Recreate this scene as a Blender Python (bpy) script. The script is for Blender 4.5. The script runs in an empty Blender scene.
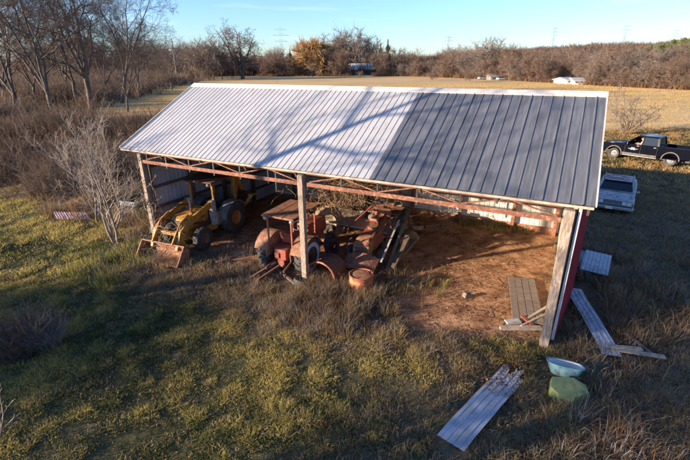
import bpy, bmesh, math, random
import numpy as np
from mathutils import Vector, Matrix
PI=math.pi
rng=np.random.default_rng(11); random.seed(5)
sc=bpy.context.scene; COL=sc.collection
# ------------------------------------------------------------------ camera
FPX,PITCH,ROLL,H=419.58,0.3819,-0.0077,7.415
cam=bpy.data.cameras.new('camera'); camo=bpy.data.objects.new('camera',cam); COL.objects.link(camo)
cam.sensor_width=36; cam.lens=FPX/690*36; cam.clip_end=6000; cam.clip_start=.1
camo.matrix_world=Matrix.Translation((0,0,H))@Matrix.Rotation(PI/2-PITCH,4,'X')@Matrix.Rotation(ROLL,4,'Z')
sc.camera=camo
X0,Y0,YAW=-8.2965,16.9398,-0.4808
EX=(math.cos(YAW),math.sin(YAW)); NX=(-math.sin(YAW),math.cos(YAW))
def L2W(e,n): return (X0+e*EX[0]+n*NX[0], Y0+e*EX[1]+n*NX[1])
def W2L(x,y):
    dx,dy=x-X0,y-Y0
    return dx*EX[0]+dy*EX[1], dx*NX[0]+dy*NX[1]
def at(px,py,z=0.0):
    a=px-345; b=py-230; c_,s_=math.cos(-ROLL),math.sin(-ROLL); a,b=c_*a-s_*b,s_*a+c_*b
    d=(a/FPX,math.cos(PITCH)-b/FPX*math.sin(PITCH),-math.sin(PITCH)-b/FPX*math.cos(PITCH)); k=(z-H)/d[2]
    return Vector((d[0]*k,d[1]*k,z))
CAPS=[]   # ground kept clear of growth under things: (p,q,radius)
for a_,b_,c_ in (((584,288),(612,354),.36),((452,441),(508,375),.42),((590,262),(604,264),.75),((555,378),(578,398),.55),((60,216),(88,217),.5),((524,285),(526,322),.8),((120,204),(132,204),.4),((503,328),(541,328),.12),((620,351),(662,357),.12)):
    CAPS.append((at(*a_),at(*b_),c_))
def clear(x,y):
    k=np.zeros(len(x),bool)
    for p,q,r_ in CAPS:
        d=q-p; l2=d.x*d.x+d.y*d.y; t_=np.clip(((x-p.x)*d.x+(y-p.y)*d.y)/l2,0,1); k|=np.hypot(x-p.x-d.x*t_,y-p.y-d.y*t_)<r_
    return k
TA,TB_=(-6.67,13.29),(2.6,6.75)
def track(x,y):
    dx,dy=TB_[0]-TA[0],TB_[1]-TA[1]; l2=dx*dx+dy*dy; t_=np.clip(((x-TA[0])*dx+(y-TA[1])*dy)/l2,0,1)
    return np.hypot(x-TA[0]-dx*t_,y-TA[1]-dy*t_)
# ------------------------------------------------------------------ light
SD=np.array([-.954,-.30,.222]); SD=SD/np.linalg.norm(SD)     # towards the sun
sun=bpy.data.lights.new('sun','SUN'); sun.energy=5.0; sun.angle=math.radians(.6); sun.color=(1,.82,.60)
suno=bpy.data.objects.new('sun',sun); COL.objects.link(suno)
suno.rotation_euler=Vector(SD).to_track_quat('Z','Y').to_euler(); suno.location=(-30,-10,30)
w=bpy.data.worlds.new('World'); sc.world=w; w.use_nodes=True
nt=w.node_tree; nt.nodes.clear()
sky=nt.nodes.new('ShaderNodeTexSky'); sky.sky_type='NISHITA'; sky.sun_disc=False
sky.sun_elevation=math.asin(SD[2]); sky.sun_rotation=math.atan2(SD[0],SD[1]); sky.air_density=1.0; sky.dust_density=.3; sky.ozone_density=3.0
bg=nt.nodes.new('ShaderNodeBackground'); bg.inputs[1].default_value=.105
out=nt.nodes.new('ShaderNodeOutputWorld')
tc=nt.nodes.new('ShaderNodeTexCoord'); mp=nt.nodes.new('ShaderNodeMapping'); mp.inputs['Scale'].default_value=(3,3,34); mp.inputs['Rotation'].default_value=(.0,.10,.3)
ns=nt.nodes.new('ShaderNodeTexNoise'); ns.inputs['Scale'].default_value=1.3; ns.inputs['Detail'].default_value=5
rp=nt.nodes.new('ShaderNodeValToRGB'); rp.color_ramp.elements[0].position=.57; rp.color_ramp.elements[1].position=.85
rp.color_ramp.elements[1].color=(.45,.45,.45,1)
mx=nt.nodes.new('ShaderNodeMixRGB'); mx.blend_type='ADD'; mx.inputs[2].default_value=(2.2,2.1,2.1,1)
nt.links.new(tc.outputs['Generated'],mp.inputs[0]); nt.links.new(mp.outputs[0],ns.inputs[0]); nt.links.new(ns.outputs[0],rp.inputs[0])
tn=nt.nodes.new('ShaderNodeMixRGB'); tn.blend_type='MULTIPLY'; tn.inputs[0].default_value=1; tn.inputs[2].default_value=(.72,.84,1.12,1); nt.links.new(sky.outputs[0],tn.inputs[1])
nt.links.new(rp.outputs[0],mx.inputs[0]); nt.links.new(tn.outputs[0],mx.inputs[1])
nt.links.new(mx.outputs[0],bg.inputs[0]); nt.links.new(bg.outputs[0],out.inputs[0])
vs=sc.view_settings; vs.view_transform='Standard'; vs.look='None'; vs.gamma=1; vs.exposure=1.52
sc.render.engine='CYCLES'; sc.cycles.max_bounces=5; sc.cycles.use_denoising=True
# ------------------------------------------------------------------ materials
def nd(t,ty,**k):
    n=t.nodes.new(ty)
    for a,b in k.items(): n.inputs[a.replace('_',' ')].default_value=b
    return n
def mat(name,c1,c2=None,scale=4,rough=.7,metal=0,bump=0,bscale=None,c3=None,s3=1.2,lo=.35,hi=.65,lo3=.5,hi3=.62,stretch=None,spec=.5,coat=0):
    m=bpy.data.materials.new(name); m.use_nodes=True; t=m.node_tree; b=t.nodes['Principled BSDF']
    b.inputs['Roughness'].default_value=rough; b.inputs['Metallic'].default_value=metal; b.inputs['Specular IOR Level'].default_value=spec
    b.inputs['Coat Weight'].default_value=coat
    b.inputs['Base Color'].default_value=(*c1,1)
    tc=t.nodes.new('ShaderNodeTexCoord'); src=tc.outputs['Object']
    if stretch:
        mpn=t.nodes.new('ShaderNodeMapping'); mpn.inputs['Scale'].default_value=stretch; t.links.new(src,mpn.inputs[0]); src=mpn.outputs[0]
    def noise(s,d=6):
        n=t.nodes.new('ShaderNodeTexNoise'); n.inputs['Scale'].default_value=s; n.inputs['Detail'].default_value=d; t.links.new(src,n.inputs[0]); return n.outputs[0]
    def rng_(o,a,b_):
        r=t.nodes.new('ShaderNodeMapRange'); r.inputs[1].default_value=a; r.inputs[2].default_value=b_; t.links.new(o,r.inputs[0]); return r.outputs[0]
    cur=None
    if c2:
        x=t.nodes.new('ShaderNodeMixRGB'); x.inputs[1].default_value=(*c1,1); x.inputs[2].default_value=(*c2,1)
        t.links.new(rng_(noise(scale),lo,hi),x.inputs[0]); cur=x.outputs[0]
        if c3:
            y=t.nodes.new('ShaderNodeMixRGB'); t.links.new(cur,y.inputs[1]); y.inputs[2].default_value=(*c3,1)
            t.links.new(rng_(noise(s3,8),lo3,hi3),y.inputs[0]); cur=y.outputs[0]
        t.links.new(cur,b.inputs['Base Color'])
    if bump:
        bn=t.nodes.new('ShaderNodeBump'); bn.inputs['Strength'].default_value=bump; bn.inputs['Distance'].default_value=.02
        t.links.new(noise(bscale or scale*3),bn.inputs['Height']); t.links.new(bn.outputs[0],b.inputs['Normal'])
    return m
def vmat(name,attr='Col',trans=.25,rough=.8):
    m=bpy.data.materials.new(name); m.use_nodes=True; t=m.node_tree; t.nodes.clear()
    a=t.nodes.new('ShaderNodeAttribute'); a.attribute_name=attr
    d=t.nodes.new('ShaderNodeBsdfDiffuse'); tr=t.nodes.new('ShaderNodeBsdfTranslucent'); mx=t.nodes.new('ShaderNodeMixShader'); mx.inputs[0].default_value=trans
    o=t.nodes.new('ShaderNodeOutputMaterial')
    t.links.new(a.outputs['Color'],d.inputs[0]); t.links.new(a.outputs['Color'],tr.inputs[0])
    t.links.new(d.outputs[0],mx.inputs[1]); t.links.new(tr.outputs[0],mx.inputs[2]); t.links.new(mx.outputs[0],o.inputs[0])
    return m
M=dict(
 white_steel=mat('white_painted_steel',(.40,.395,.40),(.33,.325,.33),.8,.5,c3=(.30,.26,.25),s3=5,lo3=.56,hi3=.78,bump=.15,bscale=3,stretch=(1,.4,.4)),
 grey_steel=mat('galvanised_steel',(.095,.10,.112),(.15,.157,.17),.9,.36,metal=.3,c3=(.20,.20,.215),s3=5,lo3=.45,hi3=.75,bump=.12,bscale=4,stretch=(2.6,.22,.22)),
 inner_steel=mat('dull_siding',(.34,.37,.45),(.24,.26,.32),1.2,.6,bump=.1),
 back_steel=mat('weathered_white_siding',(.60,.56,.52),(.42,.37,.32),1.5,.65,c3=(.30,.2,.13),s3=4,lo3=.6,hi3=.72,bump=.1,stretch=(1,1,.5)),
 red_siding=mat('red_siding',(.36,.02,.035),(.26,.02,.03),2,.5),
 white_trim=mat('white_trim',(.58,.56,.53),(.44,.40,.37),3,.5),
 rust=mat('rusty_steel',(.20,.07,.036),(.14,.055,.035),5,.8,bump=.3,c3=(.28,.13,.08),s3=11),
 rust_dark=mat('dark_rusty_steel',(.09,.04,.03),(.15,.06,.035),5,.85,bump=.3),
 rust_orange=mat('orange_rust',(.34,.10,.035),(.20,.055,.028),4,.8,bump=.3,c3=(.48,.20,.10),s3=5),
 post_wood=mat('weathered_post_wood',(.27,.20,.15),(.17,.125,.10),7,.85,bump=.5,stretch=(4,4,.5),c3=(.38,.30,.25),s3=9),
 grey_wood=mat('grey_board',(.22,.17,.14),(.14,.105,.085),6,.85,bump=.4,stretch=(4,.6,4)),
 pale_wood=mat('pale_board',(.42,.35,.28),(.28,.22,.17),6,.8,bump=.3),
 dark_wood=mat('dark_roof_timber',(.12,.075,.05),(.08,.05,.035),6,.85),
 yellow=mat('faded_yellow_paint',(.48,.23,.035),(.36,.16,.03),4,.55,c3=(.15,.07,.03),s3=7,lo3=.53,hi3=.68,bump=.2),
 grime_white=mat('grimy_white_paint',(.40,.40,.41),(.24,.22,.21),5,.6),
 old_grey=mat('old_grey_paint',(.20,.20,.205),(.12,.11,.10),5,.65),
 red=mat('faded_red_paint',(.30,.055,.032),(.19,.04,.028),4,.65,c3=(.22,.095,.06),s3=6,lo3=.45,hi3=.65,bump=.2),
 canopy=mat('rusty_canopy_sheet',(.27,.115,.06),(.18,.072,.04),4,.8,c3=(.31,.165,.095),s3=7),
 rubber=mat('old_rubber',(.035,.035,.036),(.075,.065,.055),6,.9,bump=.3),
 dusty_rubber=mat('dusty_tan_tyre',(.28,.19,.11),(.18,.12,.075),5,.9,bump=.3),
 black=mat('black_metal',(.025,.025,.027),(.05,.04,.035),5,.6),
 rim_yellow=mat('yellow_rim',(.50,.22,.03),(.28,.11,.03),6,.6),
 bluewhite=mat('pale_blue_paint',(.40,.47,.58),(.30,.34,.42),6,.5),
 truck=mat('black_truck_paint',(.003,.004,.008),(.004,.005,.010),2,.16,spec=.2),
 mud=mat('dusty_sill',(.13,.10,.085),(.05,.045,.045),4,.7),
 glass=mat('tinted_glass',(.018,.024,.03),None,rough=.05,spec=.4),
 chrome=mat('bright_metal',(.55,.55,.57),(.40,.38,.37),5,.3,metal=.7),
 alloy=mat('alloy_rim',(.22,.22,.23),(.13,.125,.12),8,.4,metal=.4),
 carwhite=mat('chalky_white_paint',(.44,.42,.41),(.30,.29,.29),3,.6,c3=(.20,.13,.10),s3=5,lo3=.56,hi3=.68),
 carroof=mat('sun_worn_red_roof',(.24,.06,.055),(.42,.36,.38),3,.6,lo=.5,hi=.65),
 lampred=mat('red_lamp',(.35,.01,.01),None,rough=.3), lampclear=mat('clear_lamp',(.5,.5,.52),None,rough=.2),
 tub=mat('turquoise_enamel',(.16,.30,.32),(.11,.21,.24),4,.5,c3=(.12,.13,.12),s3=8,lo3=.56,hi3=.68), foam=mat('weathered_green_foam',(.19,.235,.09),(.27,.28,.09),3,.8,bump=.4,c3=(.12,.12,.06),s3=3),
 bluesteel=mat('loose_pale_steel',(.42,.44,.48),(.28,.30,.33),2.5,.45,metal=.1,c3=(.30,.28,.28),s3=3.5,lo3=.58,hi3=.68),
 redsheet=mat('faded_red_sheet',(.30,.12,.12),(.42,.34,.33),3,.6),
 skin=mat('skin',(.45,.26,.19),None,rough=.6), shirt=mat('shirt_cloth',(.42,.30,.26),(.3,.2,.18),6,.8), hair=mat('hair',(.05,.03,.02),None,rough=.7),
 cream=mat('house_white',(.68,.66,.62),(.6,.57,.52),2,.7), shingle=mat('shingles',(.16,.14,.13),(.24,.21,.19),3,.85), shingle_brown=mat('brown_shingles',(.26,.16,.11),(.2,.12,.09),3,.85),
 tan=mat('tan_wall',(.45,.33,.22),(.38,.27,.18),2,.8), pane=mat('window_pane',(.05,.06,.08),None,rough=.1),
 steel=mat('tower_steel',(.30,.31,.34),None,rough=.6),
 bark=mat('bark',(.10,.078,.062),(.060,.045,.036),6,.9,bump=.4,c3=(.15,.12,.095),s3=3), bark_red=mat('reddish_bark',(.17,.10,.07),(.11,.065,.045),5,.9),
 bark_grey=mat('pale_bark',(.25,.205,.18),(.16,.13,.115),6,.85), twig=mat('twig',(.125,.088,.070),(.085,.058,.046),3,.9),
 twig_red=mat('red_brown_twig',(.20,.128,.092),(.14,.092,.068),1.5,.9), twig_grey=mat('grey_brown_twig',(.21,.165,.135),(.13,.095,.075),1.5,.9),
 twig_pale=mat('pale_dry_twig',(.32,.255,.21),(.20,.16,.135),3,.9), needle=mat('dark_needles',(.035,.050,.025),(.06,.07,.03),3,.9),
 pine=mat('pine_green',(.06,.085,.025),(.11,.12,.035),.15,.9), willow=mat('golden_leaf',(.40,.23,.08),(.28,.16,.07),2,.8), vine=mat('dry_vine',(.34,.21,.12),(.20,.12,.07),3,.9),
)
# ------------------------------------------------------------------ mesh helpers
class MB:
    def __init__(s): s.v=[]; s.f=[]; s.mi=[]; s.n=0; s.cur=0
    def add(s,V,F,mi=None):
        b=s.n; s.v.extend([tuple(map(float,p)) for p in V]); s.n+=len(V)
        for f in F: s.f.append(tuple(b+i for i in f)); s.mi.append(s.cur if mi is None else mi)
        return s
    def box(s,c,d,R=None,taper=1):
        x,y,z=[k/2 for k in d]; c=Vector(c)
        P=[Vector((a*x*(taper if q>0 else 1),b*y*(taper if q>0 else 1),q*z)) for q in(-1,1) for b in(-1,1) for a in(-1,1)]
        if R is not None: P=[R@p for p in P]
        return s.add([c+p for p in P],[(0,2,3,1),(4,5,7,6),(0,1,5,4),(2,6,7,3),(0,4,6,2),(1,3,7,5)])
    def beam(s,p0,p1,w,h,up=(0,0,1),w1=None,h1=None):
        p0,p1=Vector(p0),Vector(p1); d=(p1-p0).normalized(); up=Vector(up)
        if abs(d.dot(up))>.98: up=Vector((0,1,0)) if abs(d.y)<.9 else Vector((1,0,0))
        a=d.cross(up).normalized(); b=a.cross(d).normalized(); V=[]
        for p,ww,hh in((p0,w,h),(p1,w1 or w,h1 or h)):
            for i,j in((-1,-1),(1,-1),(1,1),(-1,1)): V.append(p+a*i*ww/2+b*j*hh/2)
        return s.add(V,[(0,1,2,3),(7,6,5,4),(0,4,5,1),(1,5,6,2),(2,6,7,3),(3,7,4,0)])
    def tube(s,pts,rad,k=8,caps=True):
        pts=[Vector(p) for p in pts]; n=len(pts)
        if not hasattr(rad,'__len__'): rad=[rad]*n
        V=[];F=[]; ref=None
        for i,p in enumerate(pts):
            d=(pts[min(i+1,n-1)]-pts[max(i-1,0)]).normalized()
            if ref is None: ref=Vector((0,0,1)) if abs(d.z)<.9 else Vector((1,0,0))
            a=d.cross(ref).normalized(); b=d.cross(a).normalized(); ref=a.cross(d)
            for j in range(k):
                t=2*PI*j/k; V.append(p+(a*math.cos(t)+b*math.sin(t))*rad[i])
        for i in range(n-1):
            for j in range(k): F.append((i*k+j,i*k+(j+1)%k,(i+1)*k+(j+1)%k,(i+1)*k+j))
        if caps: F.append(tuple(range(k-1,-1,-1))); F.append(tuple((n-1)*k+j for j in range(k)))
        return s.add(V,F)
    def lathe(s,prof,c,axis,k=28):      # prof: (radius, offset along axis)
        c=Vector(c); ax=Vector(axis).normalized(); a=ax.orthogonal().normalized(); b=ax.cross(a); V=[];F=[]; n=len(prof)
        for r,o in prof:
            for j in range(k):
                t=2*PI*j/k; V.append(c+ax*o+(a*math.cos(t)+b*math.sin(t))*r)
        for i in range(n-1):
            for j in range(k): F.append((i*k+j,i*k+(j+1)%k,(i+1)*k+(j+1)%k,(i+1)*k+j))
        return s.add(V,F)
    def disc(s,c,axis,r,k=24):
        c=Vector(c); ax=Vector(axis).normalized(); a=ax.orthogonal().normalized(); b=ax.cross(a)
        return s.add([c+(a*math.cos(2*PI*j/k)+b*math.sin(2*PI*j/k))*r for j in range(k)],[tuple(range(k))])
    def prism(s,prof,y0,y1,inset=None):   # side outline (x,z) extruded along y; inset(x,z)->shrink of half width
        n=len(prof); V=[]
        for side,y in((0,y0),(1,y1)):
            for x,z in prof:
                k=inset(x,z) if inset else 0
                V.append((x,y+(k if side==0 else -k),z))
        F=[tuple(range(n)),tuple(range(2*n-1,n-1,-1))]+[(i,n+i,n+(i+1)%n,(i+1)%n) for i in range(n)]
        return s.add(V,F)
    def loft(s,rings,caps=True):
        k=len(rings[0]); V=[p for r in rings for p in r]; F=[]
        for i in range(len(rings)-1):
            for j in range(k): F.append((i*k+j,i*k+(j+1)%k,(i+1)*k+(j+1)%k,(i+1)*k+j))
        if caps: F.append(tuple(range(k-1,-1,-1))); F.append(tuple((len(rings)-1)*k+j for j in range(k)))
        return s.add(V,F)
    def build(s,name,m,parent=None,bevel=0,smooth=False,sub=0):
        me=bpy.data.meshes.new(name); me.from_pydata(s.v,[],s.f)
        ms=m if isinstance(m,(list,tuple)) else [m]
        for q in ms: me.materials.append(q)
        if len(ms)>1:
            for p,i in zip(me.polygons,s.mi): p.material_index=i
        bm=bmesh.new(); bm.from_mesh(me); bmesh.ops.recalc_face_normals(bm,faces=bm.faces)
        bm.to_mesh(me); bm.free()
        o=bpy.data.objects.new(name,me); COL.objects.link(o)
        if parent: o.parent=parent
        if bevel:
            b=o.modifiers.new('bevel','BEVEL'); b.width=bevel; b.segments=2; b.limit_method='ANGLE'; b.angle_limit=math.radians(35)
        if sub:
            b=o.modifiers.new('sub','SUBSURF'); b.levels=sub; b.render_levels=sub
        if smooth or bevel or sub:
            me.polygons.foreach_set('use_smooth',[True]*len(me.polygons))
            me.set_sharp_from_angle(angle=math.radians(38))
        return o
def npmesh(name,V,F,m,col=None,parent=None,smooth=False):
    """V (n,3), F (k,3|4) numpy -> object"""
    me=bpy.data.meshes.new(name); V=np.asarray(V,np.float32); F=np.asarray(F,np.int32); k=F.shape[1]
    me.vertices.add(len(V)); me.vertices.foreach_set('co',V.ravel())
    me.loops.add(F.size); me.loops.foreach_set('vertex_index',F.ravel())
    me.polygons.add(len(F)); me.polygons.foreach_set('loop_start',np.arange(0,F.size,k,dtype=np.int32))
    me.polygons.foreach_set('loop_total',np.full(len(F),k,np.int32))
    if smooth: me.polygons.foreach_set('use_smooth',np.ones(len(F),bool))
    me.update(calc_edges=True)
    if col is not None:
        a=me.color_attributes.new('Col','FLOAT_COLOR','POINT'); c=np.ones((len(V),4),np.float32); c[:,:3]=col; a.data.foreach_set('color',c.ravel())
    me.materials.append(m); o=bpy.data.objects.new(name,me); COL.objects.link(o)
    if parent: o.parent=parent
    return o
def tag(o,label=None,cat=None,group=None,kind=None):
    if label: o['label']=label
    if cat: o['category']=cat
    if group: o['group']=group
    if kind: o['kind']=kind
    return o
def empty(name,loc,rz=0,label=None,cat=None,group=None,rot=None):
    o=bpy.data.objects.new(name,None); COL.objects.link(o); o.location=loc; o.rotation_euler=rot or (0,0,rz); o.empty_display_size=.3
    return tag(o,label,cat,group)
def copy_tree(o,parent=None):
    c=o.copy(); COL.objects.link(c); c.parent=parent
    for ch in list(o.children): copy_tree(ch,c)
    return c
# ------------------------------------------------------------------ value noise + terrain
class VN:
    def __init__(s,seed): s.g=np.random.default_rng(seed).random((257,257))
    def __call__(s,x,y,sc_):
        x=np.asarray(x,float)/sc_+37.3; y=np.asarray(y,float)/sc_+91.7
        xi=np.floor(x).astype(int); yi=np.floor(y).astype(int); fx=x-xi; fy=y-yi; fx=fx*fx*(3-2*fx); fy=fy*fy*(3-2*fy)
        a=s.g[xi%256,yi%256]; b=s.g[(xi+1)%256,yi%256]; c=s.g[xi%256,(yi+1)%256]; d=s.g[(xi+1)%256,(yi+1)%256]
        return (a*(1-fx)+b*fx)*(1-fy)+(c*(1-fx)+d*fx)*fy
vn=VN(3); vn2=VN(8); vn3=VN(21)
def sstep(a,b,x): t=np.clip((x-a)/(b-a),0,1); return t*t*(3-2*t)
def barn_in(x,y,m=0):
    e,n=W2L(x,y); return sstep(-.6-m,.4-m,e)*(1-sstep(15.2+m,16.2+m,e))*sstep(-1.4-m,.3-m,n)*(1-sstep(8.9,9.6,n))
def hgt(x,y):
    x=np.asarray(x,float); y=np.asarray(y,float)
    r=np.hypot(x,y-8); near=1-sstep(60,140,r)
    z=(vn(x,y,3.1)-.5)*.16*near+(vn2(x,y,.9)-.5)*.07*(1-sstep(20,45,r))
    z=z*(1-.75*barn_in(x,y,.5))
    z=z+sstep(150,420,y-.35*x)*2.0*0
    # wooded hill on the far right and a low ridge far behind
    z=z+19*sstep(330,620,y)*sstep(60,420,x)*1.0+8*sstep(700,1500,y)
    return z
def H1(x,y): return float(hgt(x,y))
# the tan field boundary: far field beyond the barn / mown lot
def soil_mask(x,y):
    e,n=W2L(x,y)
    nz=(vn(x,y,1.3)-.5)*1.6+(vn2(x,y,.45)-.5)*.8
    a=barn_in(x,y)
    s=a*sstep(-.1,1.0,n+nz*.9-.1+(e<9)*.35)
    # bare patch running out in front of the right bay
    d=np.hypot((e-13.2)/2.7,(n-1.1)/2.1)
    s=np.maximum(s,(1-sstep(.75,1.1,d+nz*.25))*(1-sstep(15.2,15.9,e)))
    return np.clip(s,0,1)
def field_mask(x,y):
    n=(vn(x,y,9)-.5)*8
    return sstep(42,52,y-.12*np.abs(x-20)+n)*sstep(-62,-38,x+.12*(y-60)+n)
def dry_shade_mask(x,y):          # brown weeds before the opening and right, plus shade tone painted around the car
    e,n=W2L(x,y); nz=(vn2(x,y,2.2)-.5)*2.2+(vn(x,y,.7)-.5)*1.0
    a=(1-sstep(1.0,2.4,np.abs(n+1.0+nz*.55)))*sstep(-1,2,e)*(1-sstep(13,15,e))*.8
    b=sstep(15.4,17.2,e+nz*.7)*(1-sstep(9,30,n+nz))*.8
    c=sstep(10.5,14.5,e+nz*1.5)*(1-sstep(-2.2,-1.0,n+nz*.6))*.6
    l=sstep(1.5,4.0,-e-3+nz)*sstep(1,3,n+nz+.5)
    return np.clip(np.maximum(np.maximum(a,b),np.maximum(c,l)),0,1)
# ground sheet
def axis(lo,hi,seg):
    out=[lo]; v=lo
    while v<hi:
        step=seg(v); v+=step; out.append(v)
    return np.array(out)
gx=axis(-2600,2600,lambda v:.22 if -20<v<32 else max(.22,min(160,(abs(v-6)-25)*.10+.22)))
gy=axis(-300,4200,lambda v:.22 if -2<v<40 else max(.22,min(160,(abs(v-18)-21)*.08+.22)))
GX,GY=np.meshgrid(gx,gy); Vx,Vy=GX.ravel(),GY.ravel(); Vz=hgt(Vx,Vy)
nx_,ny_=len(gx),len(gy); I=np.arange(nx_*ny_).reshape(ny_,nx_)
F=np.stack([I[:-1,:-1],I[:-1,1:],I[1:,1:],I[1:,:-1]],-1).reshape(-1,4)
mcol=np.stack([soil_mask(Vx,Vy),field_mask(Vx,Vy),dry_shade_mask(Vx,Vy)],1)
gm=bpy.data.materials.new('ground_cover'); gm.use_nodes=True; t=gm.node_tree; b=t.nodes['Principled BSDF']; b.inputs['Roughness'].default_value=.95; b.inputs['Specular IOR Level'].default_value=.15
atn=t.nodes.new('ShaderNodeAttribute'); atn.attribute_name='Col'; sp=t.nodes.new('ShaderNodeSeparateColor'); t.links.new(atn.outputs['Color'],sp.inputs[0])
tcn=t.nodes.new('ShaderNodeTexCoord')
def gn(s,d=8,st=None):
    n=t.nodes.new('ShaderNodeTexNoise'); n.inputs['Scale'].default_value=s; n.inputs['Detail'].default_value=d; n.inputs['Roughness'].default_value=.62
    if st:
        mp=t.nodes.new('ShaderNodeMapping'); mp.inputs['Scale'].default_value=st; mp.inputs['Rotation'].default_value=(0,0,-.35); t.links.new(tcn.outputs['Object'],mp.inputs[0]); t.links.new(mp.outputs[0],n.inputs[0])
    else: t.links.new(tcn.outputs['Object'],n.inputs[0])
    return n.outputs[0]
def ramp(src,stops):
    r=t.nodes.new('ShaderNodeValToRGB'); el=r.color_ramp.elements
    while len(el)<len(stops): el.new(.5)
    for q,(p,c) in zip(el,stops): q.position=p; q.color=(*c,1)
    t.links.new(src,r.inputs[0]); return r.outputs[0]
def mixc(f,a,c):
    m_=t.nodes.new('ShaderNodeMixRGB'); t.links.new(f,m_.inputs[0]); t.links.new(a,m_.inputs[1]); t.links.new(c,m_.inputs[2]); return m_.outputs[0]
grass_c=ramp(gn(1.1),[(.30,(.035,.038,.017)),(.5,(.075,.068,.030)),(.68,(.14,.105,.05))])
dry_c=ramp(gn(2.3),[(.3,(.06,.042,.028)),(.5,(.12,.085,.055)),(.7,(.20,.14,.09))])
soil_c=ramp(gn(1.7),[(.32,(.12,.06,.036)),(.48,(.31,.155,.08)),(.64,(.47,.265,.15))])
field_c=ramp(gn(.05,9,(.6,4.5,1)),[(.34,(.34,.225,.085)),(.46,(.52,.345,.145)),(.58,(.60,.41,.20)),(.7,(.46,.34,.13))])
c=mixc(sp.outputs[2],grass_c,dry_c); c=mixc(sp.outputs[1],c,field_c); c=mixc(sp.outputs[0],c,soil_c); t.links.new(c,b.inputs['Base Color'])
bn=t.nodes.new('ShaderNodeBump'); bn.inputs['Strength'].default_value=.8; bn.inputs['Distance'].default_value=.06; t.links.new(gn(4.5),bn.inputs['Height']); t.links.new(bn.outputs[0],b.inputs['Normal'])
ground=npmesh('ground',np.stack([Vx,Vy,Vz],1),F,gm,mcol,smooth=True); tag(ground,'rough grassy ground, bare soil under the barn and tan field behind','ground',kind='structure')
# ------------------------------------------------------------------ blades
def frustum(cam_in=True):
    pass
def in_view(x,y,mx=1.0):
    d=y*math.cos(PITCH)+H*math.sin(PITCH); u=y*math.sin(PITCH)-H*math.cos(PITCH)
    px=FPX*x/np.maximum(d,.1); py=-FPX*u/np.maximum(d,.1)
    return (d>1)&(np.abs(px)<345+120*mx)&(py<230+110*mx)
def blades(cx,cy,nb,hmean,spread,width,col,lean=.35,seed=0,hz=None):
    """tufts at cx,cy: nb blades each; col (k,3) per tuft. Returns V,F,C"""
    r=np.random.default_rng(seed); k=len(cx); N=k*nb; ti=np.repeat(np.arange(k),nb)
    a=r.random(N)*2*PI; rr=np.sqrt(r.random(N))*np.broadcast_to(spread,k)[ti]
    bx=cx[ti]+np.cos(a)*rr; by=cy[ti]+np.sin(a)*rr; bz=hgt(bx,by)-.01
    hh=np.broadcast_to(hmean,k)[ti]*(.45+r.random(N)*.95)
    la=a+r.normal(0,.8,N); ln=np.abs(r.normal(lean,lean*.6,N))*hh
    wn=np.broadcast_to(width,k)[ti]*(.6+.8*r.random(N))
    wa=r.random(N)*2*PI; wx,wy=np.cos(wa)*wn/2,np.sin(wa)*wn/2
    P0=np.stack([bx-wx,by-wy,bz],1); P1=np.stack([bx+wx,by+wy,bz],1)
    mx_,my_=bx+np.cos(la)*ln*.35,by+np.sin(la)*ln*.35; mz=bz+hh*.62
    P2=np.stack([mx_+wx*.75,my_+wy*.75,mz],1); P3=np.stack([mx_-wx*.75,my_-wy*.75,mz],1)
    P4=np.stack([bx+np.cos(la)*ln,by+np.sin(la)*ln,bz+hh*(.98-.25*r.random(N))],1)
    V=np.stack([P0,P1,P2,P3,P4],1).reshape(-1,3); b=np.arange(N)[:,None]*5
    F=np.concatenate([b+np.array([[0,1,2]]),b+np.array([[0,2,3]]),b+np.array([[3,2,4]])])
    c=col[ti]*(.7+.6*r.random((N,1))); C=np.repeat(c,5,axis=0)
    return V,F,C
def merge(L):
    V=[];F=[];C=[];n=0
    for v,f,c in L: V.append(v);F.append(f+n);C.append(c);n+=len(v)
    return np.concatenate(V),np.concatenate(F),np.concatenate(C)
blade_m=vmat('grass_blade',trans=.42)
G_GREEN=np.array([.13,.165,.042]); G_YEL=np.array([.43,.345,.11]); G_DK=np.array([.06,.075,.027]); G_STRAW=np.array([.42,.31,.16]); G_BRN=np.array([.25,.165,.10]); G_RED=np.array([.24,.13,.07]); G_GREY=np.array([.30,.25,.21])
L=[]; LD=[]
def scatter(n,x0,x1,y0,y1,seed):
    r=np.random.default_rng(seed); x=r.uniform(x0,x1,n); y=r.uniform(y0,y1,n); k=in_view(x,y); return x[k],y[k],r
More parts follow.
